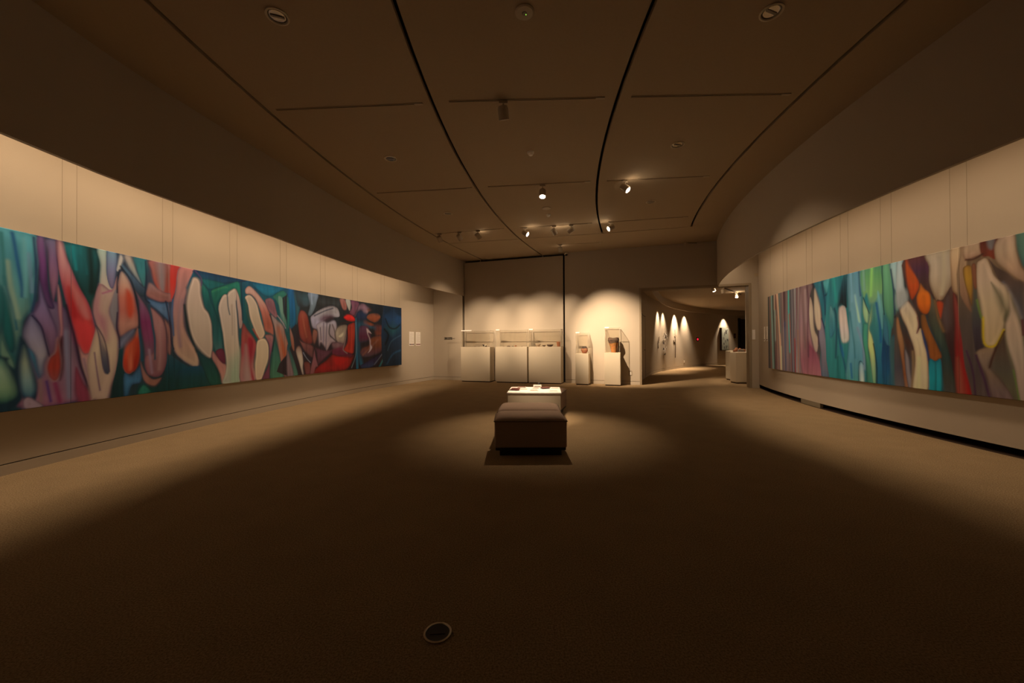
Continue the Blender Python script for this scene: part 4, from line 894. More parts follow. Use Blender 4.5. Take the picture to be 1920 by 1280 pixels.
('S',[2518,1751,2531,1538,2574,1408,2524,1307,2486,1176,2470,981,2457,551,2515,602,2570,977,2609,1176,2595,1392,2572,1541],'6c8c54 8c9464 949858 6c8058 4c7050','1c4440',0.03,0.012),
('K',[2496,1176,2451,900,2446,577],'0a2420',None,0.017,0),
('K',[2793,608,2784,867,2747,911,2699,871],'10303c',None,0.012,0),
('S',[2771,833,2710,870,2683,568,2749,570],'6c8888 a0a090',None,0.03,0.03),
('S',[2416,1934,2361,1783,2337,1526,2348,1399,2401,1691],'5c8c88',None,0.03,0.03),
('K',[2438,1759,2385,1433,2370,1208],'0c4468',None,0.041,0),
('S',[2331,2321,2205,2313,2156,1991,2152,1637,2182,1392,2235,1488,2308,1650,2327,1859],'4c7858 4c7c58 44704f 34604f','1c4c48',0.05,0.012),
('S',[2331,1319,2222,1145,2166,1299,2132,1206,2102,902,1998,558,2333,557],'0c3048 0c3450 103c54 0c3c4c',None,0.03,0.012),
('S',[2222,1176,2149,1268,2118,993,2106,575,2194,565],'2c4848',None,0.03,0.04),
('S',[2317,1604,2254,1458,2235,1269,2240,1152,2295,1192,2327,1319],'2c5c60 2c5c6c 2c5868','0c2c3c',0.03,0.012),
('S',[2205,2317,1998,2310,1993,2041,2020,1925,2105,1861,2156,1991],'6c8480 74847c 6c7c78','1c3c4c',0.04,0.012),
('S',[2099,2302,2006,2309,1986,1950,1957,1738,2023,1685,2082,1691,2105,1861],'7c8884 848880 84807a','4c5c60',0.04,0.012),
('S',[2139,1912,2105,1846,2082,1676,2092,1571,2135,1605],'3c5c54','0c2430',0.02,0.012),
('K',[2189,2198,2148,1913,2144,1575],'0f2c3c',None,0.018,0),
('K',[2136,1543,2092,1556,2067,1531],'0a141c',None,0.029,0),
('K',[2331,2289,2330,1859,2309,1587],'0c2024',None,0.008,0),
('K',[1998,2251,1973,1963,1956,1768],'0f2024',None,0.014,0),
('S',[1971,2325,1055,2342,1076,553,1690,548,1810,1515,1900,1790],'44281c 342020 2c201c 241c1c 241c18',None,0.03,0.012),
('S',[2126,1555,2063,1532,1985,1309,1891,1074,1856,845,1898,556,2140,545],'34302c 3c342c 343034 4c4440',None,0.03,0.012),
('S',[2119,1512,2076,1517,2028,1326,1997,1146,1991,997,1933,566,1997,565,2034,876,2081,1146,2113,1328],'7c5030 805a38 74482c 6c3c20 7c5840','2c2420',0.03,0.012),
('S',[1990,1101,1935,999,1906,781,1878,572,1941,565,1985,879],'6c605c','3c3438',0.03,0.012),
('S',[2076,1509,2025,1506,1947,1294,1843,1046,1845,858,1935,1029,1997,1206],'1c2c2c 3c241c 2c2c2c',None,0.03,0.02),
('S',[1961,2305,1895,2165,1803,2006,1778,1897,1825,1798,1882,1743,1928,1847,1955,2068],'7c3418 8c3810 84300c 74280c','3c1c18',0.03,0.012),
('S',[1961,2314,1701,2316,1652,2134,1655,1879,1614,1772,1566,1682,1647,1810,1733,1925,1840,2066,1895,2165],'44201c 341828 34201c 2c1814',None,0.03,0.03),
('S',[1952,2276,1904,2167,1831,2011,1860,1945,1935,2065],'84340f',None,0.03,0.03),
('S',[1701,2308,1394,2324,1393,1872,1455,1751,1518,1677,1566,1699,1630,1841,1654,1964,1652,2134],'7c6c54 80705c 84725c 7c6850 745840','4c3824',0.05,0.012),
('K',[1479,2296,1475,1983,1501,1774],'8c7c60',None,0.039,0),
('S',[1566,1699,1486,1706,1393,1856,1335,1736,1279,1604,1253,1414,1214,1165,1151,861,1121,562,1365,550,1404,955,1446,1197,1505,1461],'3c2820 34201c 2c1818 340c10 340c10',None,0.03,0.012),
('S',[1379,1774,1321,1671,1267,1415,1229,1072,1174,562,1263,557,1350,552,1374,1005,1369,1404],'5c2820 64201c 641414 700c0c 7c0c0c','34100c',0.04,0.012),
('S',[1344,1006,1302,850,1277,562,1335,554],'743c2c',None,0.03,0.05),
('S',[1566,1682,1487,1657,1521,1478,1552,1547],'842c10',None,0.03,0.03),
('S',[1455,1686,1425,1715,1421,1423,1460,1328,1497,1493],'443430',None,0.03,0.05),
('S',[1394,2327,1270,2320,1259,2024,1248,1819,1194,1672,1182,1533,1250,1616,1335,1736,1393,1856],'907858 866a4c 7c6044 6c4c30','4c3018',0.04,0.012),
('K',[1285,2280,1274,2011,1262,1790],'6c4828',None,0.015,0),
('S',[1279,1604,1182,1533,1172,1318,1174,1165,1135,1014,1073,867,1076,553,1139,710,1175,1012,1214,1165,1253,1398],'343434 38383c 2c2830 342c34','201c20',0.03,0.012),
('S',[1227,1211,1188,1058,1157,861,1134,567,1181,568,1203,934],'74420f','3c1c0c',0.02,0.012),
('S',[1648,1793,1583,1667,1521,1462,1462,1197,1404,939,1357,559,1517,554,1511,1032,1588,1231,1652,1436,1667,1607],'4c4434 343024 2c3428 1c2c28 2c2c24 34302c','14201c',0.04,0.012),
('K',[1590,1701,1552,1497,1491,1329],'5c4024',None,0.029,0),
('S',[1768,1948,1716,1871,1648,1793,1641,1656,1676,1557,1738,1553,1799,1637,1816,1762,1787,1863],'7c4820 9c4c0f 9c480c 7c3408','3c2014',0.03,0.012),
('S',[1764,1538,1694,1524,1637,1333,1573,1181,1511,1032,1543,990,1608,962,1667,1011,1690,1198,1749,1355],'5c3818 643814 643410 6c3814','24201c',0.03,0.012),
('K',[1694,1524,1645,1351,1526,1098],'10282c',None,0.016,0),
('S',[1672,968,1592,963,1527,991,1513,834,1525,553,1695,556],'0c5c64 0c686c 085c60','083c44',0.04,0.012),
('K',[1592,946,1588,611],'08484c',None,0.014,0),
('S',[2062,1643,1959,1743,1864,1643,1810,1533,1797,1409,1813,1322,1767,1373,1725,1198,1684,993,1695,556,1898,556,1856,898,1871,1128,1945,1344,2032,1530],'90806c 9c8868 a08c6c 9c8864 988868 90805c','6c4430',0.03,0.012),
('K',[1810,1515,1793,1409,1822,1313],'5c3430',None,0.009,0),
('K',[1749,1337,1699,1130,1676,976],'1c2c4c',None,0.019,0),
('K',[1799,989,1804,585],'a4986c',None,0.049,0),
('K',[1881,1074,1876,808,1907,573],'6c5438',None,0.031,0),
('S',[2100,1870,1977,1890,1949,1760,2020,1676,2103,1666],'7c7c74',None,0.03,0.03),
('S',[1290,2345,556,2331,576,521,1180,536],'5c3c28 54402c 3c3028 3c302c 4c3c34',None,0.03,0.012),
('S',[786,2329,556,2345,562,1761,723,1918,766,2029,793,2168],'3c5040 344c40 1c3038','24302c',0.05,0.012),
('S',[1164,1825,1129,1787,1104,1592,1083,1367,1078,1145,1158,1096,1184,1372,1174,1599],'3c382c 34342c 2c2428 281c20',None,0.03,0.012),
('S',[1287,2328,1230,2329,1233,2099,1223,1735,1189,1535,1283,1693,1303,1879],'80664a 7c6044 74543c 5c3c28',None,0.03,0.012),
('S',[1245,2325,1095,2317,1074,2160,1160,2132,1240,2125,1276,2208],'806852 80664c 745440','4c2818',0.03,0.012),
('S',[1088,2315,912,2313,964,2181,965,2073,1023,2117,1083,2139],'3c140c 4c1c10 541c0c',None,0.03,0.012),
('S',[1034,2316,962,2307,983,2186,1022,2211],'4c4440',None,0.03,0.03),
('K',[1240,2125,1160,2116,1074,2152],'34180c',None,0.018,0),
('S',[1263,2039,1183,2039,1171,1810,1181,1600,1223,1735,1253,1872],'74501c 805c18 745018 5c3c18','3c2414',0.03,0.012),
('S',[1183,2039,1140,2047,1129,1803,1164,1809],'5c3420','3c2014',0.02,0.012),
('S',[963,2227,906,2312,798,2311,777,2120,744,1966,711,1886,713,1771,803,1844,873,1932,940,2021,965,2104],'7c6450 806850 7c6048 6c503c','4c3018',0.03,0.012),
('S',[1024,2086,960,1994,874,1917,803,1829,713,1742,719,1263,762,1426,806,1592,863,1779,924,1834],'34241c 3c2c24 34302f 2c2c30',None,0.03,0.012),
('K',[899,1815,806,1622,750,1440],'4c4444',None,0.023,0),
('S',[713,1756,563,1650,572,926,675,1205,718,1350],'54402c 443428 341c20',None,0.03,0.012),
('S',[891,1298,859,1071,814,865,766,554,830,558,912,766,1024,919,970,1115],'34241c 443428 443c30 4c4430 443c28',None,0.03,0.012),
('S',[1159,1080,1068,1137,976,1138,1024,942,999,897,911,781,818,560,977,551,1052,799,1118,953],'705840 645040 5c4838 5c4840 5c4440','3c2820',0.03,0.012),
('S',[852,1702,806,1562,762,1411,735,1264,721,1061,721,546,772,553,814,880,859,1087,884,1267,879,1418,854,1507],'84705c 8a725a 84705a 806a58 7c6454','4c4c28',0.02,0.012),
('S',[1133,2045,1091,2093,1043,2098,1011,2005,974,1904,912,1817,875,1766,847,1641,848,1536,879,1449,890,1358,918,1268,970,1161,1068,1169,1083,1367,1104,1592,1129,1803],'887058 8e765e 8e785a 8e7656 8e7652','6c5438',0.02,0.012),
('S',[1000,1839,932,1713,878,1569,854,1507,879,1418,896,1541,951,1700],'2c301c',None,0.03,0.02),
('K',[1082,1463,1072,1185,972,1158,895,1321],'9c800c',None,0.018,0),
('K',[1131,1659,1098,1464],'4c5c24',None,0.014,0),
('K',[890,1305,983,1084,1024,926],'34180f',None,0.013,0),
('K',[1152,1048,1079,796,1016,553],'34182c',None,0.023,0),
('K',[1245,1095,1190,884,1158,564],'34182c',None,0.016,0),
('K',[735,1264,745,1410],'401018',None,0.013,0),
('K',[826,909,777,574],'4c5c28',None,0.008,0)]
GAIN_L = (1.36,1.68,2.45)
GAIN_R = (1.98,2.5,3.5)
def make_painting(label, shapes, edges, z0, z1, Rs, Rf, sign, base, gain, seed, wires, wire_top, skirt):
    s0, s1 = edges[0], edges[-1]
    sv, zv, col = paint_canvas(shapes, s0, s1, z0, z1, 1 / 120., 1 / 150., base, gain, seed)
    p0 = pol(Rf((edges[0] + edges[-1]) / 2), math.degrees((edges[0] + edges[-1]) / 2 / Rs), z0)
    root = thing('panel_painting', label, 'painting', p0)
    TH = .045
    nz = len(zv)
    for a, b in zip(edges[:-1], edges[1:]):
        ia = int(np.argmin(abs(sv - a))); ib = int(np.argmin(abs(sv - b)))
        ss = sv[ia:ib + 1].copy(); ss[0] += .0015; ss[-1] -= .0015; n = len(ss)
        ph = ss / Rs; Rr = np.array([Rf(q) for q in ss])
        X = CX - Rr * np.cos(ph); Y = CY + Rr * np.sin(ph)
        V = np.zeros((nz, n, 3)); V[..., 0] = X; V[..., 1] = Y; V[..., 2] = zv[:, None]
        bx = np.zeros((2 * n, 3)); Rb = Rr + sign * TH
        bx[:n, 0] = CX - Rb * np.cos(ph); bx[:n, 1] = CY + Rb * np.sin(ph); bx[:n, 2] = z0
        bx[n:, :2] = bx[:n, :2]; bx[n:, 2] = z1
        V = np.concatenate([V.reshape(-1, 3), bx]) - np.array(p0)
        idx = np.arange(nz * n).reshape(nz, n)
        q = np.stack([idx[:-1, :-1], idx[:-1, 1:], idx[1:, 1:], idx[1:, :-1]], -1).reshape(-1, 4)
        nb = nz * n; lo = np.arange(nb, nb + n); hi = lo + n
        e1 = np.stack([idx[0, :-1], lo[:-1], lo[1:], idx[0, 1:]], -1)
        e2 = np.stack([idx[-1, :-1], idx[-1, 1:], hi[1:], hi[:-1]], -1)
        e3 = np.stack([lo[:-1], hi[:-1], hi[1:], lo[1:]], -1)
        # the two end faces, split along the canvas height
        e4 = np.array([[idx[0, 0], idx[-1, 0], hi[0], lo[0]], [idx[0, -1], lo[-1], hi[-1], idx[-1, -1]]])
        Q = np.concatenate([q, e1, e2, e3, e4])
        if sign < 0: Q = Q[:, ::-1]
        me = bpy.data.meshes.new('canvas_panel'); me.vertices.add(len(V)); me.vertices.foreach_set('co', V.ravel())
        me.loops.add(Q.size); me.loops.foreach_set('vertex_index', Q.ravel().astype(np.int32))
        me.polygons.add(len(Q)); me.polygons.foreach_set('loop_start', np.arange(0, Q.size, 4, dtype=np.int32))
        me.update(calc_edges=True); me.validate()
        ca = me.color_attributes.new('paint', 'FLOAT_COLOR', 'POINT')
        C = np.ones((len(V), 4)); C[:nz * n, :3] = col[:, ia:ib + 1].reshape(-1, 3); C[nz * n:, :3] = (.62, .57, .48)
        ca.data.foreach_set('color', C.ravel())
        me.materials.append(MATS['oil_paint'])
        o = bpy.data.objects.new('canvas_panel', me); COL.objects.link(o); o.parent = root
    for s in wires:
        a = pol(Rf(s) + sign * .02, math.degrees(s / Rs), z1) - p0; b = Vector((a.x, a.y, wire_top - z0))
        m = MB(); m.tube(a, b, .0018, None, 6); obj('hanging_wire', m, 'wire', root)
    return root
SL = [-1.2, -.155, .935, 2.02, 3.09, 4.19, 5.31, 6.435, 7.585, 8.45]
make_painting('long painting of flowing teal, pink and cream forms on the left wall', PAINT_LEFT, SL, .605, 2.29, 25.8, lambda s: 25.80, 1, '12343c', GAIN_L, 3,
              [.87, 1.0, 1.95, 2.09, 3.02, 3.16, 4.11, 4.27, 5.23, 5.39, 6.34, 6.53, 7.51, 7.66, 8.37], 3.92, 0)
SR = [-.72, .30, 1.32, 2.28, 3.10, 4.08, 5.08, 6.10]
make_painting('long painting of striped teal, orange and cream forms on the right wall', PAINT_RIGHT, SR, .605, 2.285, 16.1, lambda s: RWR(math.degrees(s / 16.1)) + .075, -1, '34302c', GAIN_R, 5,
              [1.24, 1.42, 2.20, 2.38, 3.02, 3.20, 4.0, 4.2, 5.0, 5.2, 5.95], 3.92, 0)

# ---------------------------------------------------------------- display cases along the back wall
def display_case(u0, u1, depth, zt, zv_, lab_w, label, n_front=.42):
    w = u1 - u0; t = thing('display_case', label, 'display case', bk((u0 + u1) / 2, n_front - depth / 2), BRZ)
    # local +x along the wall, local -y towards the room
    m = MB(); m.box((0, 0, (zt + .03) / 2), (w, depth, zt - .03)); obj('plinth', m, 'plinth', t, bevel=.004)
    m = MB(); m.box((0, .01, .015), (w - .05, depth - .05, .03)); obj('toe_base', m, 'skirt_dark', t)
    th = .008; ins = .012; W = w - 2 * ins; D = depth - 2 * ins; H = zv_ - zt
    zc = zt + H / 2
    for nm, c, s in (('front_pane', (0, -D / 2 + th / 2, zc), (W - 2 * th, th, H)), ('back_pane', (0, D / 2 - th / 2, zc), (W - 2 * th, th, H)),
                     ('side_pane', (-W / 2 + th / 2, 0, zc), (th, D, H)), ('side_pane', (W / 2 - th / 2, 0, zc), (th, D, H)),
                     ('top_pane', (0, 0, zv_ + th / 2), (W, D, th))):
        m = MB(); m.box(c, s); obj(nm, m, 'acrylic', t)
    m = MB()
    for sx in (-1, 1):
        for sy in (-1, 1): m.box((sx * (W / 2 - .004), sy * (D / 2 - .004), zc), (.009, .009, H))
    for sy in (-1, 1): m.box((0, sy * (D / 2 - .002), zv_ + .004), (W, .006, .010))
    for sx in (-1, 1): m.box((sx * (W / 2 - .002), 0, zv_ + .004), (.006, D, .010))
    obj('pane_edges', m, 'acrylic_edge', t)
    m = MB(); m.box((-W / 2 + lab_w / 2 + .005, -D / 2 - .002, zv_ + .012), (lab_w, .03, .032)); obj('label_strip', m, 'white', t, label='white strip on the top front edge')
    return t
display_case(.107, 1.117, .38, 1.12, 1.63, .36, 'wide glass-topped display case beside the left corner, holding an open booklet')
display_case(1.304, 2.330, .38, 1.12, 1.635, .115, 'middle one of the three wide glass-topped display cases')
display_case(2.380, 3.375, .38, 1.115, 1.635, .115, 'wide glass-topped display case holding bowls and a red flowerpot-shaped cup')
display_case(3.806, 4.191, .38, .912, 1.515, .11, 'narrow glass-topped pedestal case holding the small round pot', .45)
display_case(4.637, 5.078, .42, .942, 1.648, .115, 'tallest narrow pedestal case holding the large flared jar', .45)

def lathe_thing(name, label, cat, loc, prof, mat, n=40, group=None, fn=None):
    m = MB(); m.lathe(prof, n)
    if fn: m.map(fn)
    o = obj(name, m, mat, smooth=True); o.location = loc; tag(o, label, cat, group); return o
def jar_warp(v):
    a = math.atan2(v.y, v.x); r = math.hypot(v.x, v.y); k = max(0, v.z - .2) / .22
    r *= 1 + .035 * k * math.sin(5 * a + 1) + .02 * math.sin(9 * v.z * 10 + 3 * a) * k
    return Vector((r * math.cos(a), r * math.sin(a), v.z + (.008 * math.sin(4 * a) if v.z > .38 else 0)))
prof = [(.001, 0), (.064, 0), (.070, .02), (.080, .08), (.098, .16), (.122, .235), (.142, .29), (.152, .335), (.155, .375), (.150, .41), (.146, .425), (.136, .425), (.138, .38), (.13, .3), (.08, .12), (.001, .05)]
jar = thing('clay_jar', 'large flared clay jar, dark above and orange below', 'jar', bk(4.885, .25, .946))
m = MB(); m.lathe(prof, 48).map(jar_warp); obj('body', m, 'jar_clay', jar, smooth=True)
m = MB(); random.seed(4)
for i in range(16):                                     # raised clay coils on the shoulder
    a0 = i * 2 * math.pi / 16; P = []
    for k in range(14):
        tt = k / 13 * 4.4; rr = .012 + .0035 * tt; z = .345 + rr * math.sin(tt * 1.5); aa = a0 + rr * math.cos(tt * 1.5) / .15
        R = float(np.interp(z, [.235, .29, .335, .375, .41], [.122, .142, .152, .155, .150])) + .002
        P.append(Vector((R * math.cos(aa), R * math.sin(aa), z)))
    m.path([jar_warp(p) for p in P], .0045, 5)
obj('coil_relief', m, 'dark_clay', jar)
pot = thing('round_pot', 'small round clay pot with a dark zigzag neck', 'pot', bk(4.05, .25, .916))
prof = [(.001, 0), (.048, 0), (.052, .006), (.078, .035), (.098, .075), (.104, .105), (.098, .138), (.078, .170), (.060, .190), (.056, .212), (.050, .212), (.05, .19), (.07, .165), (.08, .1), (.001, .03)]
m = MB(); m.lathe(prof, 40); obj('body', m, 'pot_clay', pot, smooth=True)
m = MB()
for i in range(9):
    a0 = i * 2 * math.pi / 9; hw = math.pi / 9
    R = lambda z: float(np.interp(z, [.138, .170, .19, .212], [.0995, .0795, .0615, .0575]))
    P = [(a0 - hw, .186), (a0 + hw, .186), (a0, .145)]
    V = [Vector((R(z) * math.cos(a), R(z) * math.sin(a), z)) for a, z in P] + [Vector(((R(z) - .004) * math.cos(a), (R(z) - .004) * math.sin(a), z)) for a, z in P]
    m.add(V, [(0, 1, 2), (5, 4, 3), (0, 3, 4, 1), (1, 4, 5, 2), (2, 5, 3, 0)])
obj('zigzag_band', m, 'dark_clay', pot)
cup = lathe_thing('clay_cup', 'red clay cup shaped like a flowerpot in the right wide case', 'cup', bk(3.272, .2, 1.119),
    [(.001, 0), (.046, 0), (.05, .01), (.062, .08), (.071, .135), (.073, .150), (.066, .150), (.064, .13), (.045, .02), (.001, .015)], 'terracotta')
def bowl(u, n, r, h, mat, label, rz=0):
    t = lathe_thing('clay_bowl', label, 'bowl', bk(u, n, 1.119), [(.001, 0), (r * .45, 0), (r * .5, h * .1), (r * .82, h * .55), (r, h), (r * .94, h), (r * .75, h * .6), (r * .4, h * .2), (.001, h * .15)], mat)
    return t
bowl(2.652, .30, .085, .09, 'pale_clay', 'pale clay bowl nearest the left end of the right wide case', 0)
bowl(2.825, .26, .062, .05, 'dark_clay', 'small low clay bowl beside the pale bowl')
bowl(3.018, .275, .105, .065, 'dark_clay', 'wide shallow dark bowl next to the red cup')
def sherd(u, n, z, L, W, H, mat, label, seed):
    random.seed(seed); k = 9; m = MB(); B = []; T = []
    for i in range(k):
        a = 2 * math.pi * i / k; r = .75 + .35 * random.random()
        B.append(Vector((L / 2 * r * math.cos(a), W / 2 * r * math.sin(a), 0))); T.append(Vector((L / 2 * r * .85 * math.cos(a), W / 2 * r * .85 * math.sin(a), H * (.6 + .5 * random.random()))))
    m.add(B + T + [Vector((0, 0, H * 1.15))], [(i, (i + 1) % k, k + (i + 1) % k, k + i) for i in range(k)] + [(k + i, k + (i + 1) % k, 2 * k) for i in range(k)] + [tuple(range(k - 1, -1, -1))])
    o = obj('pottery_sherd', m, mat); o.location = bk(u, n, z); o.rotation_euler = (0, 0, BRZ + seed); return tag(o, label, 'sherd', 'pottery sherds in the cases')
sherd(.955, .34, 1.123, .09, .05, .03, 'dark_clay', 'dark sherd right beside the open booklet', 1)
sherd(1.035, .27, 1.123, .12, .06, .026, 'dark_clay', 'dark flat sherd at the right end of the left wide case', 2)
sherd(.56, .33, 1.123, .05, .04, .016, 'grey_stone', 'tiny pale sherd left of the booklet', 3)
sherd(.70, .33, 1.123, .05, .04, .016, 'grey_stone', 'small pale sherd between the tiny one and the booklet', 4)
sherd(1.546, .33, 1.123, .06, .05, .02, 'grey_stone', 'pale sherd at the left end of the middle case', 5)
sherd(1.70, .33, 1.123, .14, .06, .026, 'dark_clay', 'long grey sherd in the middle case', 6)
sherd(1.845, .33, 1.123, .09, .06, .026, 'grey_stone', 'pale sherd beside the reddish one in the middle case', 7)
sherd(1.945, .33, 1.123, .10, .07, .042, 'terracotta', 'reddish humped sherd in the middle case', 8)
sherd(2.15, .33, 1.123, .07, .05, .02, 'grey_stone', 'pale sherd at the right end of the middle case', 9)
t = thing('open_booklet', 'open booklet propped in a V in the left wide case', 'booklet', bk(.862, .24, 1.124), BRZ)
for sgn, mt in ((-1, 'black'), (1, 'white')):
    m = MB(); m.add([(0, -.05, 0), (0, .05, 0), (sgn * .055, .05, .06), (sgn * .055, -.05, .06), (0, -.05, .012), (0, .05, .012), (sgn * .05, .05, .068), (sgn * .05, -.05, .068)],
          [(0, 1, 2, 3), (7, 6, 5, 4), (0, 4, 5, 1), (1, 5, 6, 2), (2, 6, 7, 3), (3, 7, 4, 0)]); obj('cover', m, mt, t)
m = MB(); m.box((0, 0, .004), (.05, .1, .008)); obj('spine', m, 'black', t)

# ---------------------------------------------------------------- benches and leaflet table
def bench(loc, rz, w, d, label):
    t = thing('upholstered_bench', label, 'bench', (loc[0], loc[1], 0), rz)
    m = MB(); m.box((0, 0, .03), (w - .11, d - .09, .06)); obj('recessed_base', m, 'black', t)
    m = MB(); m.box((0, 0, .0775), (w - .02, d - .02, .035)); obj('plinth_band', m, 'black', t, bevel=.008)
    m = MB(); m.box((0, 0, .235), (w, d, .29)); obj('upholstered_body', m, 'fabric', t, bevel=.018, seg=4)
    m = MB(); nx, ny = 24, 18; V = []; F = []
    for jj in range(ny + 1):
        for ii in range(nx + 1):
            x = -1 + 2 * ii / nx; y = -1 + 2 * jj / ny
            V.append((x * w / 2 * (1.008 - .008 * abs(y)), y * d / 2 * 1.008, .378 + .050 * (1 - abs(x) ** 9) ** .5 * (1 - abs(y) ** 5) ** .55))
    for jj in range(ny):
        for ii in range(nx):
            a = jj * (nx + 1) + ii; F.append((a, a + 1, a + nx + 2, a + nx + 1))
    nv = len(V); ring = list(range(nx + 1)) + [jj * (nx + 1) + nx for jj in range(1, ny + 1)] + [ny * (nx + 1) + ii for ii in range(nx - 1, -1, -1)] + [jj * (nx + 1) for jj in range(ny - 1, 0, -1)]
    V += [(V[i][0], V[i][1], .365) for i in ring]
    R = len(ring)
    for k in range(R): F.append((ring[k], nv + k, nv + (k + 1) % R, ring[(k + 1) % R]))
    F.append(tuple(nv + k for k in range(R)))
    m.add(V, F); cu = obj('seat_cushion', m, 'fabric', t, smooth=True)
    m = MB(); x, y = w / 2 + .004, d / 2 + .004
    m.path([(-x, -y, .374), (x, -y, .374), (x, y, .374), (-x, y, .374), (-x, -y, .374)], .005, 6); obj('piping', m, 'fabric_seam', cu)
bench((.195, 4.335), 0.0, .775, .45, 'brown upholstered bench nearest the camera')
bench((.215, 4.905), math.radians(-3), .76, .58, 'brown upholstered bench between the front bench and the white table')
bench((.52, 6.76), math.radians(-18), .77, .60, 'brown upholstered bench mostly hidden behind the white table')
TRZ = math.radians(-5)
t = thing('leaflet_table', 'low white box table covered with leaflets', 'table', (.345, 5.907, 0), TRZ)
m = MB(); m.box((0, 0, .245), (.765, .715, .47)); obj('box_body', m, 'plinth', t, bevel=.004)
m = MB(); m.box((0, 0, .49), (.785, .735, .02)); obj('table_top', m, 'white', t, bevel=.004)
def leaflet(x, y, rz, mat, label, w=.15, d=.105, h=.004, fan=0, mat2=None):
    t = thing('leaflet', label, 'leaflet', (x, y, .5005), rz, 'leaflets on the white table')
    for i in range(1 + fan):
        m = MB(); m.box((.012 * i, .01 * i, h / 2 + i * (h + .004)), (w, d, h), .22 * i); s_ = obj('sheet', m, mat if i == 0 else (mat2 or mat), t)
        m = MB(); m.box((.012 * i, .01 * i, h + i * (h + .004) + .0006), (w * .8, d * .72, .001), .22 * i); obj('printed_area', m, 'grey_print' if mat == 'paper' else (mat2 or 'red_print'), s_)
leaflet(.155, 6.20, -.12, 'grey_print', 'grey leaflet at the back left of the table', .13, .10, .012)
leaflet(.025, 5.83, -.45, 'dark_print', 'fanned dark and red leaflets at the front left of the table', .13, .095, .008, 2, 'red_print')
leaflet(.172, 5.95, -.08, 'paper', 'pale leaflet right of the fanned dark and red ones', .14, .10)
leaflet(.325, 5.79, .02, 'paper', 'plain white sheet at the front middle of the table', .13, .13, .006)
leaflet(.365, 6.05, .1, 'paper', 'white card with a print behind the plain white sheet', .11, .11, .006)
leaflet(.515, 6.02, .3, 'dark_print', 'fanned dark leaflets right of the table middle', .12, .10, .010, 1, 'red_print')
leaflet(.67, 6.08, .0, 'paper', 'white printed sheet at the back right of the table', .13, .08)
leaflet(.61, 5.71, .05, 'paper', 'white printed sheet at the front right of the table', .13, .07)
t = thing('card_box', 'small white box of cards at the back edge of the table', 'box', (.405, 6.175, .5), -.08)
m = MB(); m.box((0, 0, .022), (.13, .07, .044)); obj('box_body', m, 'white', t, bevel=.003)
m = MB(); m.box((0, -.036, .02), (.10, .002, .02)); obj('printed_label', m, 'grey_print', t)
t = thing('black_stamp', 'small black rounded object behind the white card box', 'stamp', (.432, 6.235, .5), 0)
m = MB(); m.lathe([(.022, 0), (.022, .03), (.012, .035)], 20); obj('base', m, 'black', t)
m = MB(); m.lathe([(.010, .035), (.022, .05), (.020, .066), (.010, .074), (.001, .075)], 20); obj('knob', m, 'black', t, smooth=True)
# ---------------------------------------------------------------- ceiling fittings
def downlight(R, phi, label):
    p = pol(R, phi, ZC); t = thing('recessed_downlight', label, 'downlight', p, 0, 'unlit recessed downlights')
    m = MB(); m.lathe([(.092, 0), (.092, -.010), (.080, -.012), (.074, -.004), (.074, 0)], 32); obj('trim_ring', m, 'plinth', t, smooth=False)
    m = MB(); m.lathe([(.074, -.002), (.058, -.0035), (.035, -.003), (.001, -.0025)], 32); obj('reflector', m, 'chrome', t, smooth=True)
    m = MB(); m.box((0, 0, -.006), (.11, .02, .008), math.radians(20)); obj('lamp_tube', m, 'off_lens', t)
for R, ph, l in ((23.13, .36, 'unlit downlight at the top left of the ceiling'), (18.94, .39, 'unlit downlight at the top right of the ceiling'),
                 (23.11, 6.59, 'unlit downlight in the middle of the left ceiling bay'), (18.94, 6.96, 'unlit downlight in the middle of the right ceiling bay'),
                 (23.07, 12.74, 'unlit downlight of the left ceiling bay nearest the spotlights'), (18.93, 13.66, 'unlit downlight of the right ceiling bay near the bright spotlight')):
    downlight(R, ph, l)
p = pol(21.03, .32, ZC); t = thing('emergency_light', 'round white ceiling plate with a tiny green indicator', 'emergency light', p)
m = MB(); m.lathe([(.082, 0), (.082, -.008), (.07, -.014), (.001, -.015)], 32); obj('plate', m, 'can', t, smooth=False)
m = MB(); m.lathe([(.022, -.014), (.018, -.02), (.001, -.021)], 16); obj('lens', m, 'off_lens', t)
m = MB(); m.lathe([(.005, -.02), (.004, -.024), (.001, -.025)], 10, (.012, .004, 0)); obj('indicator', m, 'green_lamp', t)
p = pol(20.98, 13.22, ZC); t = thing('ceiling_speaker', 'flat round disc on the ceiling behind the central spotlight', 'ceiling speaker', p)
m = MB(); m.lathe([(.085, 0), (.085, -.008), (.075, -.014), (.001, -.016)], 32); obj('grille', m, 'can', t)
m = MB(); m.lathe([(.092, 0), (.092, -.005), (.086, -.006), (.086, 0)], 32); obj('rim', m, 'rail', t)
for R, ph, l in ((21.01, 6.79, 'smoke detector in the middle ceiling bay in front of the central spotlight'), (21.0, 14.31, 'smoke detector just behind the round ceiling disc')):
    t = thing('smoke_detector', l, 'smoke detector', pol(R, ph, ZC))
    m = MB(); m.lathe([(.05, 0), (.05, -.018), (.044, -.024)], 24); obj('base', m, 'white', t)
    m = MB(); m.lathe([(.034, -.024), (.034, -.042), (.024, -.05), (.001, -.051)], 24); obj('sensor_head', m, 'white', t)
def dome_camera(p, label):
    t = thing('dome_camera', label, 'camera', p)
    m = MB(); m.lathe([(.055, 0), (.055, -.045), (.05, -.05)], 24); obj('base', m, 'can', t)
    m = MB(); m.lathe([(.043, -.05), (.041, -.066), (.03, -.083), (.014, -.09), (.001, -.091)], 24); obj('dome', m, 'black', t, smooth=True)
dome_camera(bk(3.50, .10, 3.975), 'dome security camera above the right edge of the partition panel')
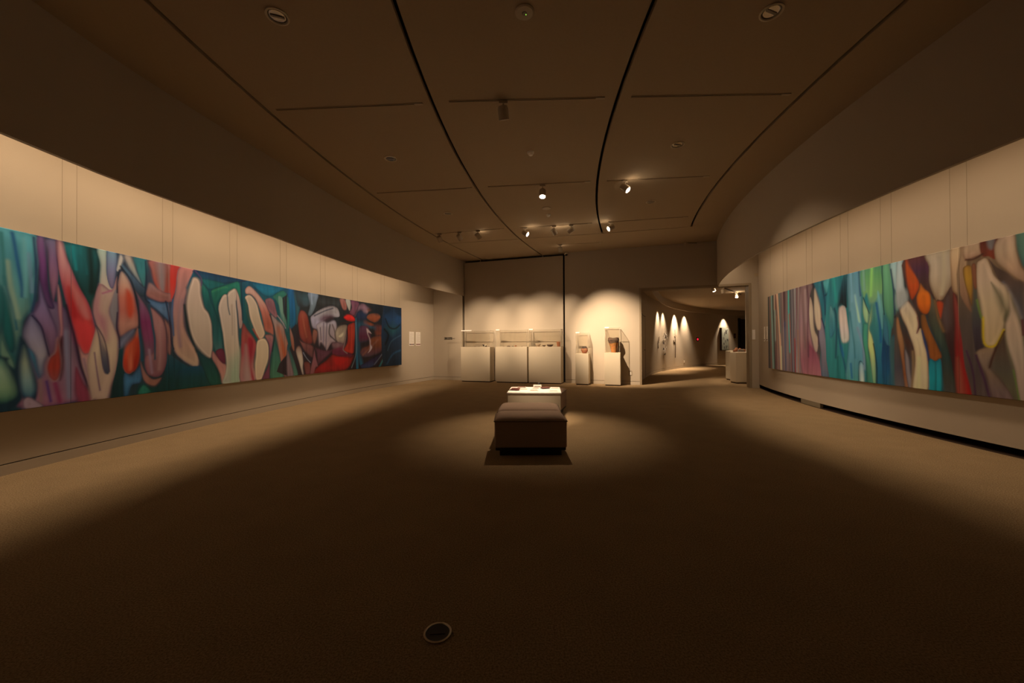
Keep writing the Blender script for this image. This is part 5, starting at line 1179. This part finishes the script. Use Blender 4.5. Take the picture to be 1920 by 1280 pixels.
dome_camera(bk(5.80, -.5, 2.96), 'dome security camera inside the doorway at its top left')
t = thing('motion_sensor', 'tiny white sensor at the left end of the partition panel', 'sensor', bk(.02, .12, ZC))
m = MB(); m.lathe([(.03, 0), (.03, -.03), (.02, -.05), (.001, -.052)], 16); obj('body', m, 'can', t)
m = MB(); m.lathe([(.04, 0), (.04, -.008), (.03, -.009)], 16); obj('base', m, 'can', t)
t = thing('motion_sensor', 'small cylindrical sensor on the ceiling edge above the doorway', 'sensor', bk(6.82, .08, ZC))
m = MB(); m.tube((0, 0, 0), (0, 0, -.075), .028, .03, 16); obj('body', m, 'can', t)
m = MB(); m.lathe([(.04, 0), (.04, -.01), (.03, -.011)], 16); obj('base', m, 'can', t)
t = thing('control_box', 'small flat box at the ceiling edge near the right bulkhead', 'box', bk(7.2, .05, 3.93), BRZ)
m = MB(); m.box((0, 0, .015), (.14, .08, .05)); obj('case', m, 'can', t, bevel=.006)
m = MB(); m.tube((-.07, 0, .04), (-.3, .0, .06), .006); obj('cable', m, 'black', t)

# ---------------------------------------------------------------- things on the walls
def caption_sheet(p, facing, w, h, label, band='dark_print', lines=14):
    rz = math.atan2(facing.y, facing.x) + math.pi / 2          # local -y faces the room
    t = thing('caption_sheet', label, 'caption', p, rz, 'caption sheets beside the paintings')
    m = MB(); m.box((0, -.005, 0), (w, .01, h)); obj('sheet', m, 'paper', t)
    m = MB()
    random.seed(int(p.x * 100) + lines)
    for i in range(lines):
        ww = w * (.76 if i % 5 else .5) * (1 if i else .6); m.box(((ww - w * .76) / 2 if i else 0, -.0105, h * (.42 - .052 * i)), (ww, .001, h * .012))
    obj('text_lines', m, 'pale_ink', t)
    m = MB(); m.box((0, -.0108, -h * .40), (w * .94, .0012, h * .07)); obj('printed_band', m, band, t)
    m = MB(); m.box((.01 * (1 if band == 'dark_print' else -1), -.0118, -h * .40), (w * .4, .0012, h * .06)); obj('printed_picture', m, 'red_print', t)
for ph, l in ((20.21, 'white text sheet with a dark printed strip, nearest the left painting'), (20.99, 'white text sheet with a dark printed strip, nearer the wall lettering')):
    p = pol(RWL - .001, ph, 1.386); caption_sheet(p, (pol(10, ph) - pol(20, ph)), .245, .44, l, 'dark_print' if ph < 20.5 else 'red_print')
for ph, z, w, h, l in ((22.9, 1.42, .10, .36, 'narrow caption sheet nearest the striped end of the right painting'), (23.7, 1.42, .10, .36, 'narrow caption sheet second from the striped end of the right painting')):
    p = pol(RWR(ph) + .001, ph, z); caption_sheet(p, (pol(20, ph) - pol(10, ph)), w, h, l, 'black', 10)
t = thing('wall_label', 'blank white label beside the doorway at the right', 'label', bk(8.49, .001, 1.42), BRZ)
m = MB(); m.box((0, -.004, 0), (.07, .008, .26)); obj('card', m, 'paper', t)
m = MB(); m.box((0, -.002, -.135), (.075, .012, .012)); obj('ledge', m, 'can', t)

cu = bpy.data.curves.new('wall_lettering', 'FONT'); cu.body = '\u6d25\u7530\u7fd4\u4e00'; cu.size = .105; cu.extrude = .003; cu.align_x = 'LEFT'; cu.space_character = .95; cu.offset = .0012
tmp = bpy.data.objects.new('tmp', cu); COL.objects.link(tmp); bpy.context.view_layer.update()
me = bpy.data.meshes.new_from_object(tmp.evaluated_get(bpy.context.evaluated_depsgraph_get())); bpy.data.objects.remove(tmp); me.name = 'wall_lettering'
o = bpy.data.objects.new('wall_lettering', me); COL.objects.link(o); me.materials.clear(); me.materials.append(MATS['ink'])
xs = [v.co.x for v in me.vertices] or [0, 1]; k = .40 / (max(xs) - min(xs))
o.matrix_world = Matrix.Translation(bk(-.712, .004, 1.365)) @ Matrix.Rotation(BRZ, 4, 'Z') @ Matrix.Rotation(math.pi / 2, 4, 'X') @ Matrix.Scale(k, 4)
tag(o, 'four dark characters lettered on the corner wall left of the cases', 'lettering')
def outlet(p, rz, label, s=1.0):
    t = thing('wall_outlet', label, 'outlet', p, rz)
    m = MB(); m.box((0, -.005, 0), (.075 * s, .01, .12 * s)); obj('plate', m, 'can', t, bevel=.003)
    m = MB(); m.box((0, -.0115, 0), (.034 * s, .004, .075 * s)); obj('socket', m, 'white', t)
    m = MB(); m.box((0, -.002, 0), (.09 * s, .004, .135 * s)); obj('backing_frame', m, 'skirt_dark', t)
outlet(bk(5.341, 0, .33), BRZ, 'wall outlet low between the tall pedestal and the doorway')
# floor outlet near the camera
t = thing('floor_box', 'round dark floor outlet with a metal ring in the carpet', 'floor outlet', (-.316, 1.605, 0), math.radians(4))
m = MB(); m.lathe([(.058, 0), (.058, .005), (.050, .006), (.048, .003), (.048, 0)], 40); obj('metal_ring', m, 'chrome', t, smooth=False)
m = MB(); m.lathe([(.048, 0), (.048, .004), (.001, .0045)], 40); obj('lid', m, 'black', t)
m = MB(); m.box((0, -.008, .005), (.062, .004, .002)); obj('lid_slot', m, 'skirt_dark', t)

# ---------------------------------------------------------------- corridor things
def ow(ph, z, off=.0): return pol(RO(ph) - off, ph, z)
def oface(ph): return math.atan2(*( (pol(10, ph) - pol(20, ph)).yx )) + math.pi / 2
m = MB(); m.arc(lambda p: RO(p) - .02, RO, 27.2, 31.6, .01, 2.1, 6)
d1 = struct('door_1', m, 'wall')
t_ = MB(); p = ow(30.9, .98, .05); t_.tube(ow(30.9, .98, .02), p, .012); t_.tube(p, ow(30.2, .98, .06), .011); obj('door_handle', t_, 'black', d1)
t_ = MB(); t_.tube(ow(27.6, 2.13, .05), ow(30.6, 2.1, .07), .010); t_.box(ow(27.6, 2.13, .04), (.06, .06, .05)); obj('door_closer', t_, 'black', d1)
m = MB(); m.arc(lambda p: RO(p) - .02, RO, 31.62, 31.75, 0, 2.1, 2); obj('door_edge', m, 'skirt_dark', d1)
m = MB(); m.arc(lambda p: RO(p) - .025, RO, 66.3, 70.5, 0, 2.55, 6); d2 = struct('door_2', m, 'skirt_dark')
m = MB(); m.arc(lambda p: RO(p) - .045, RO, 65.8, 66.3, 0, 2.6, 2); obj('door_frame', m, 'dark', d2)
# wall pieces lit by the corridor spotlights
t = thing('twig_sculpture', 'thin dark twig hung on the corridor wall nearest the doorway', 'sculpture', ow(40.3, 1.15, .03), oface(40.3))
m = MB(); m.path([(0, 0, -.16), (-.03, 0, .05), (-.02, -.02, .22), (.05, 0, .30)], .012); obj('stem', m, 'twig', t)
m = MB(); m.path([(-.02, 0, .1), (.06, -.02, .16), (.1, -.01, .34)], .008); obj('branch', m, 'twig', t)
m = MB(); m.box((.06, -.01, .1), (.05, .01, .12)); obj('tag', m, 'paper', t)
t = thing('paper_assemblage', 'ragged cluster of white paper scraps on the corridor wall', 'artwork', ow(42.9, 1.25, .03), oface(42.9))
random.seed(12); m0 = None
for i in range(22):
    yy = .38 - i * .042 + random.uniform(-.03, .03); half = .28 if yy > 0 else .28 + yy * .5
    x = random.uniform(-half, half * .9); w = random.uniform(.07, .16); h = random.uniform(.06, .14)
    m = MB(); dd = -.015 - .05 * random.random(); a = random.uniform(-.5, .5)
    P = [(x - w / 2, dd, yy - h / 2), (x + w / 2, dd - .02, yy - h / 2 + .03 * a), (x + w / 2 + .03 * a, dd, yy + h / 2), (x - w / 2, dd - .03, yy + h / 2)]
    m.add(P + [(q[0], q[1] + .006, q[2]) for q in P], [(0, 1, 2, 3), (7, 6, 5, 4), (0, 4, 5, 1), (1, 5, 6, 2), (2, 6, 7, 3), (3, 7, 4, 0)])
    obj('paper_scrap', m, 'dark_print' if i in (3, 9, 15, 19, 21) else 'paper', t)  # the few dark scraps stand for shadows among the white ones
t = thing('pole_sculpture', 'tall thin forked pole on the brightest lit spot of the corridor wall', 'sculpture', ow(47.6, .55, .03), oface(47.6))
m = MB(); m.path([(.02, 0, -.02), (.01, -.02, .5), (0, -.01, .88)], .016); obj('pole', m, 'twig', t)
m = MB(); m.path([(0, -.01, .86), (-.12, -.03, .98)], .014); m.path([(0, -.01, .86), (-.02, -.02, 1.0), (-.03, -.02, 1.28)], .009); m.path([(0, -.01, .88), (.1, -.02, 1.02)], .009); obj('fork', m, 'twig', t)
t = thing('alarm_button', 'small red glowing alarm lamp on the dark stretch of corridor wall', 'alarm', ow(55.2, 1.4), oface(55.2))
m = MB(); m.box((0, -.01, 0), (.2, .02, .2)); obj('plate', m, 'skirt_dark', t, bevel=.004)
m = MB(); m.lathe([(.06, 0), (.05, .03), (.02, .045), (.001, .047)], 16, (0, -.02, 0), (0, -1, 0)); obj('lamp', m, 'red_lamp', t)
outlet(ow(51.0, .31), oface(51.0), 'wall outlet low on the curved corridor wall', 1.4)
t = thing('hanging_canvas', 'pale green narrow canvas hung far down the corridor', 'painting', ow(62.2, 1.42), oface(62.2))
m = MB(); m.box((0, -.06, 0), (.60, .12, 1.24)); obj('stretcher', m, 'skirt_dark', t)
material('pale_canvas', (.42, .47, .42), .8, var=.45, scale=5, detail=8)
m = MB(); m.box((0, -.122, .01), (.585, .006, 1.2)); obj('canvas', m, 'pale_canvas', t)
random.seed(3); m = MB()
for i in range(14): m.box((random.uniform(-.24, .24), -.126, random.uniform(-.5, .5)), (random.uniform(.02, .06), .004, random.uniform(.06, .2)))
obj('brush_marks', m, 'dark_print', t)
t = thing('notice_plate', 'small dark plate on the corridor wall beside the dark door', 'sign', ow(65.0, 1.6), oface(65.0))
m = MB(); m.box((0, -.01, 0), (.16, .02, .26)); obj('plate', m, 'skirt_dark', t)
m = MB(); m.box((0, -.022, 0), (.10, .004, .10)); obj('print', m, 'red_print', t)
def pedestal(x0, x1, d0, d1, z, label):
    t = thing('pedestal', label, 'pedestal', ((x0 + x1) / 2, (d0 + d1) / 2, 0), math.radians(-3))
    m = MB(); m.box((0, 0, (z + .03) / 2), (x1 - x0, d1 - d0, z - .03)); obj('body', m, 'plinth', t, bevel=.025, seg=4)
    m = MB(); m.box((0, 0, .02), (x1 - x0 - .05, d1 - d0 - .05, .04)); obj('toe_base', m, 'skirt_dark', t)
pedestal(6.62, 7.01, 11.32, 11.70, .93, 'white pedestal just inside the doorway carrying clay fragments')
pedestal(7.0, 7.38, 12.28, 12.62, .95, 'white pedestal half hidden behind the one with clay fragments')
def rock(c, s, mat, label, seed):
    random.seed(seed); m = MB(); prof = []
    m.lathe([(.001, 0), (.42, .02), (.5, .3), (.44, .65), (.25, .9), (.001, 1)], 10)
    ph = [random.uniform(0, 6.28) for _ in range(4)]
    m.map(lambda v: Vector((v.x * s[0] * (1 + .18 * math.sin(3 * v.z * 4 + ph[0])), v.y * s[1] * (1 + .2 * math.sin(5 * v.x + ph[1])), v.z * s[2] * (1 + .18 * math.sin(4 * v.x + ph[2])))))
    o = obj('clay_fragment', m, mat, smooth=True); o.location = c; o.rotation_euler = (0, 0, ph[3]); return tag(o, label, 'fragment', 'clay fragments on the pedestal')
rock((6.655, 11.475, .932), (.10, .10, .09), 'terracotta', 'rounded clay fragment at the left end of the pedestal top', 1)
rock((6.755, 11.58, .932), (.12, .12, .12), 'terracotta', 'largest clay fragment on the pedestal top', 2)
rock((6.875, 11.60, .932), (.11, .10, .10), 'terracotta', 'clay fragment behind the grey block', 3)
rock((6.955, 11.52, .932), (.09, .09, .08), 'terracotta', 'clay fragment at the right end of the pedestal top', 4)
m = MB(); m.add([(-.085, -.05, 0), (.085, -.05, 0), (.085, .05, 0), (-.085, .05, 0), (-.08, -.035, .075), (.062, -.035, .08), (.055, .045, .085), (-.075, .045, .07)],
      [(3, 2, 1, 0), (4, 5, 6, 7), (0, 1, 5, 4), (1, 2, 6, 5), (2, 3, 7, 6), (3, 0, 4, 7)])
o = obj('grey_block', m, 'grey_stone', bevel=.006); o.location = (6.80, 11.405, .932); o.rotation_euler = (0, 0, -.14); tag(o, 'grey slab of stone in front of the clay fragments', 'stone')
t = thing('card_stand', 'small clear card stand on the pedestal top by the corridor wall', 'stand', (6.965, 11.395, .932), -.14)
m = MB(); m.box((0, 0, .003), (.05, .05, .006)); obj('foot', m, 'white', t)
m = MB(); m.box((0, .01, .05), (.05, .006, .09)); obj('card', m, 'paper', t)
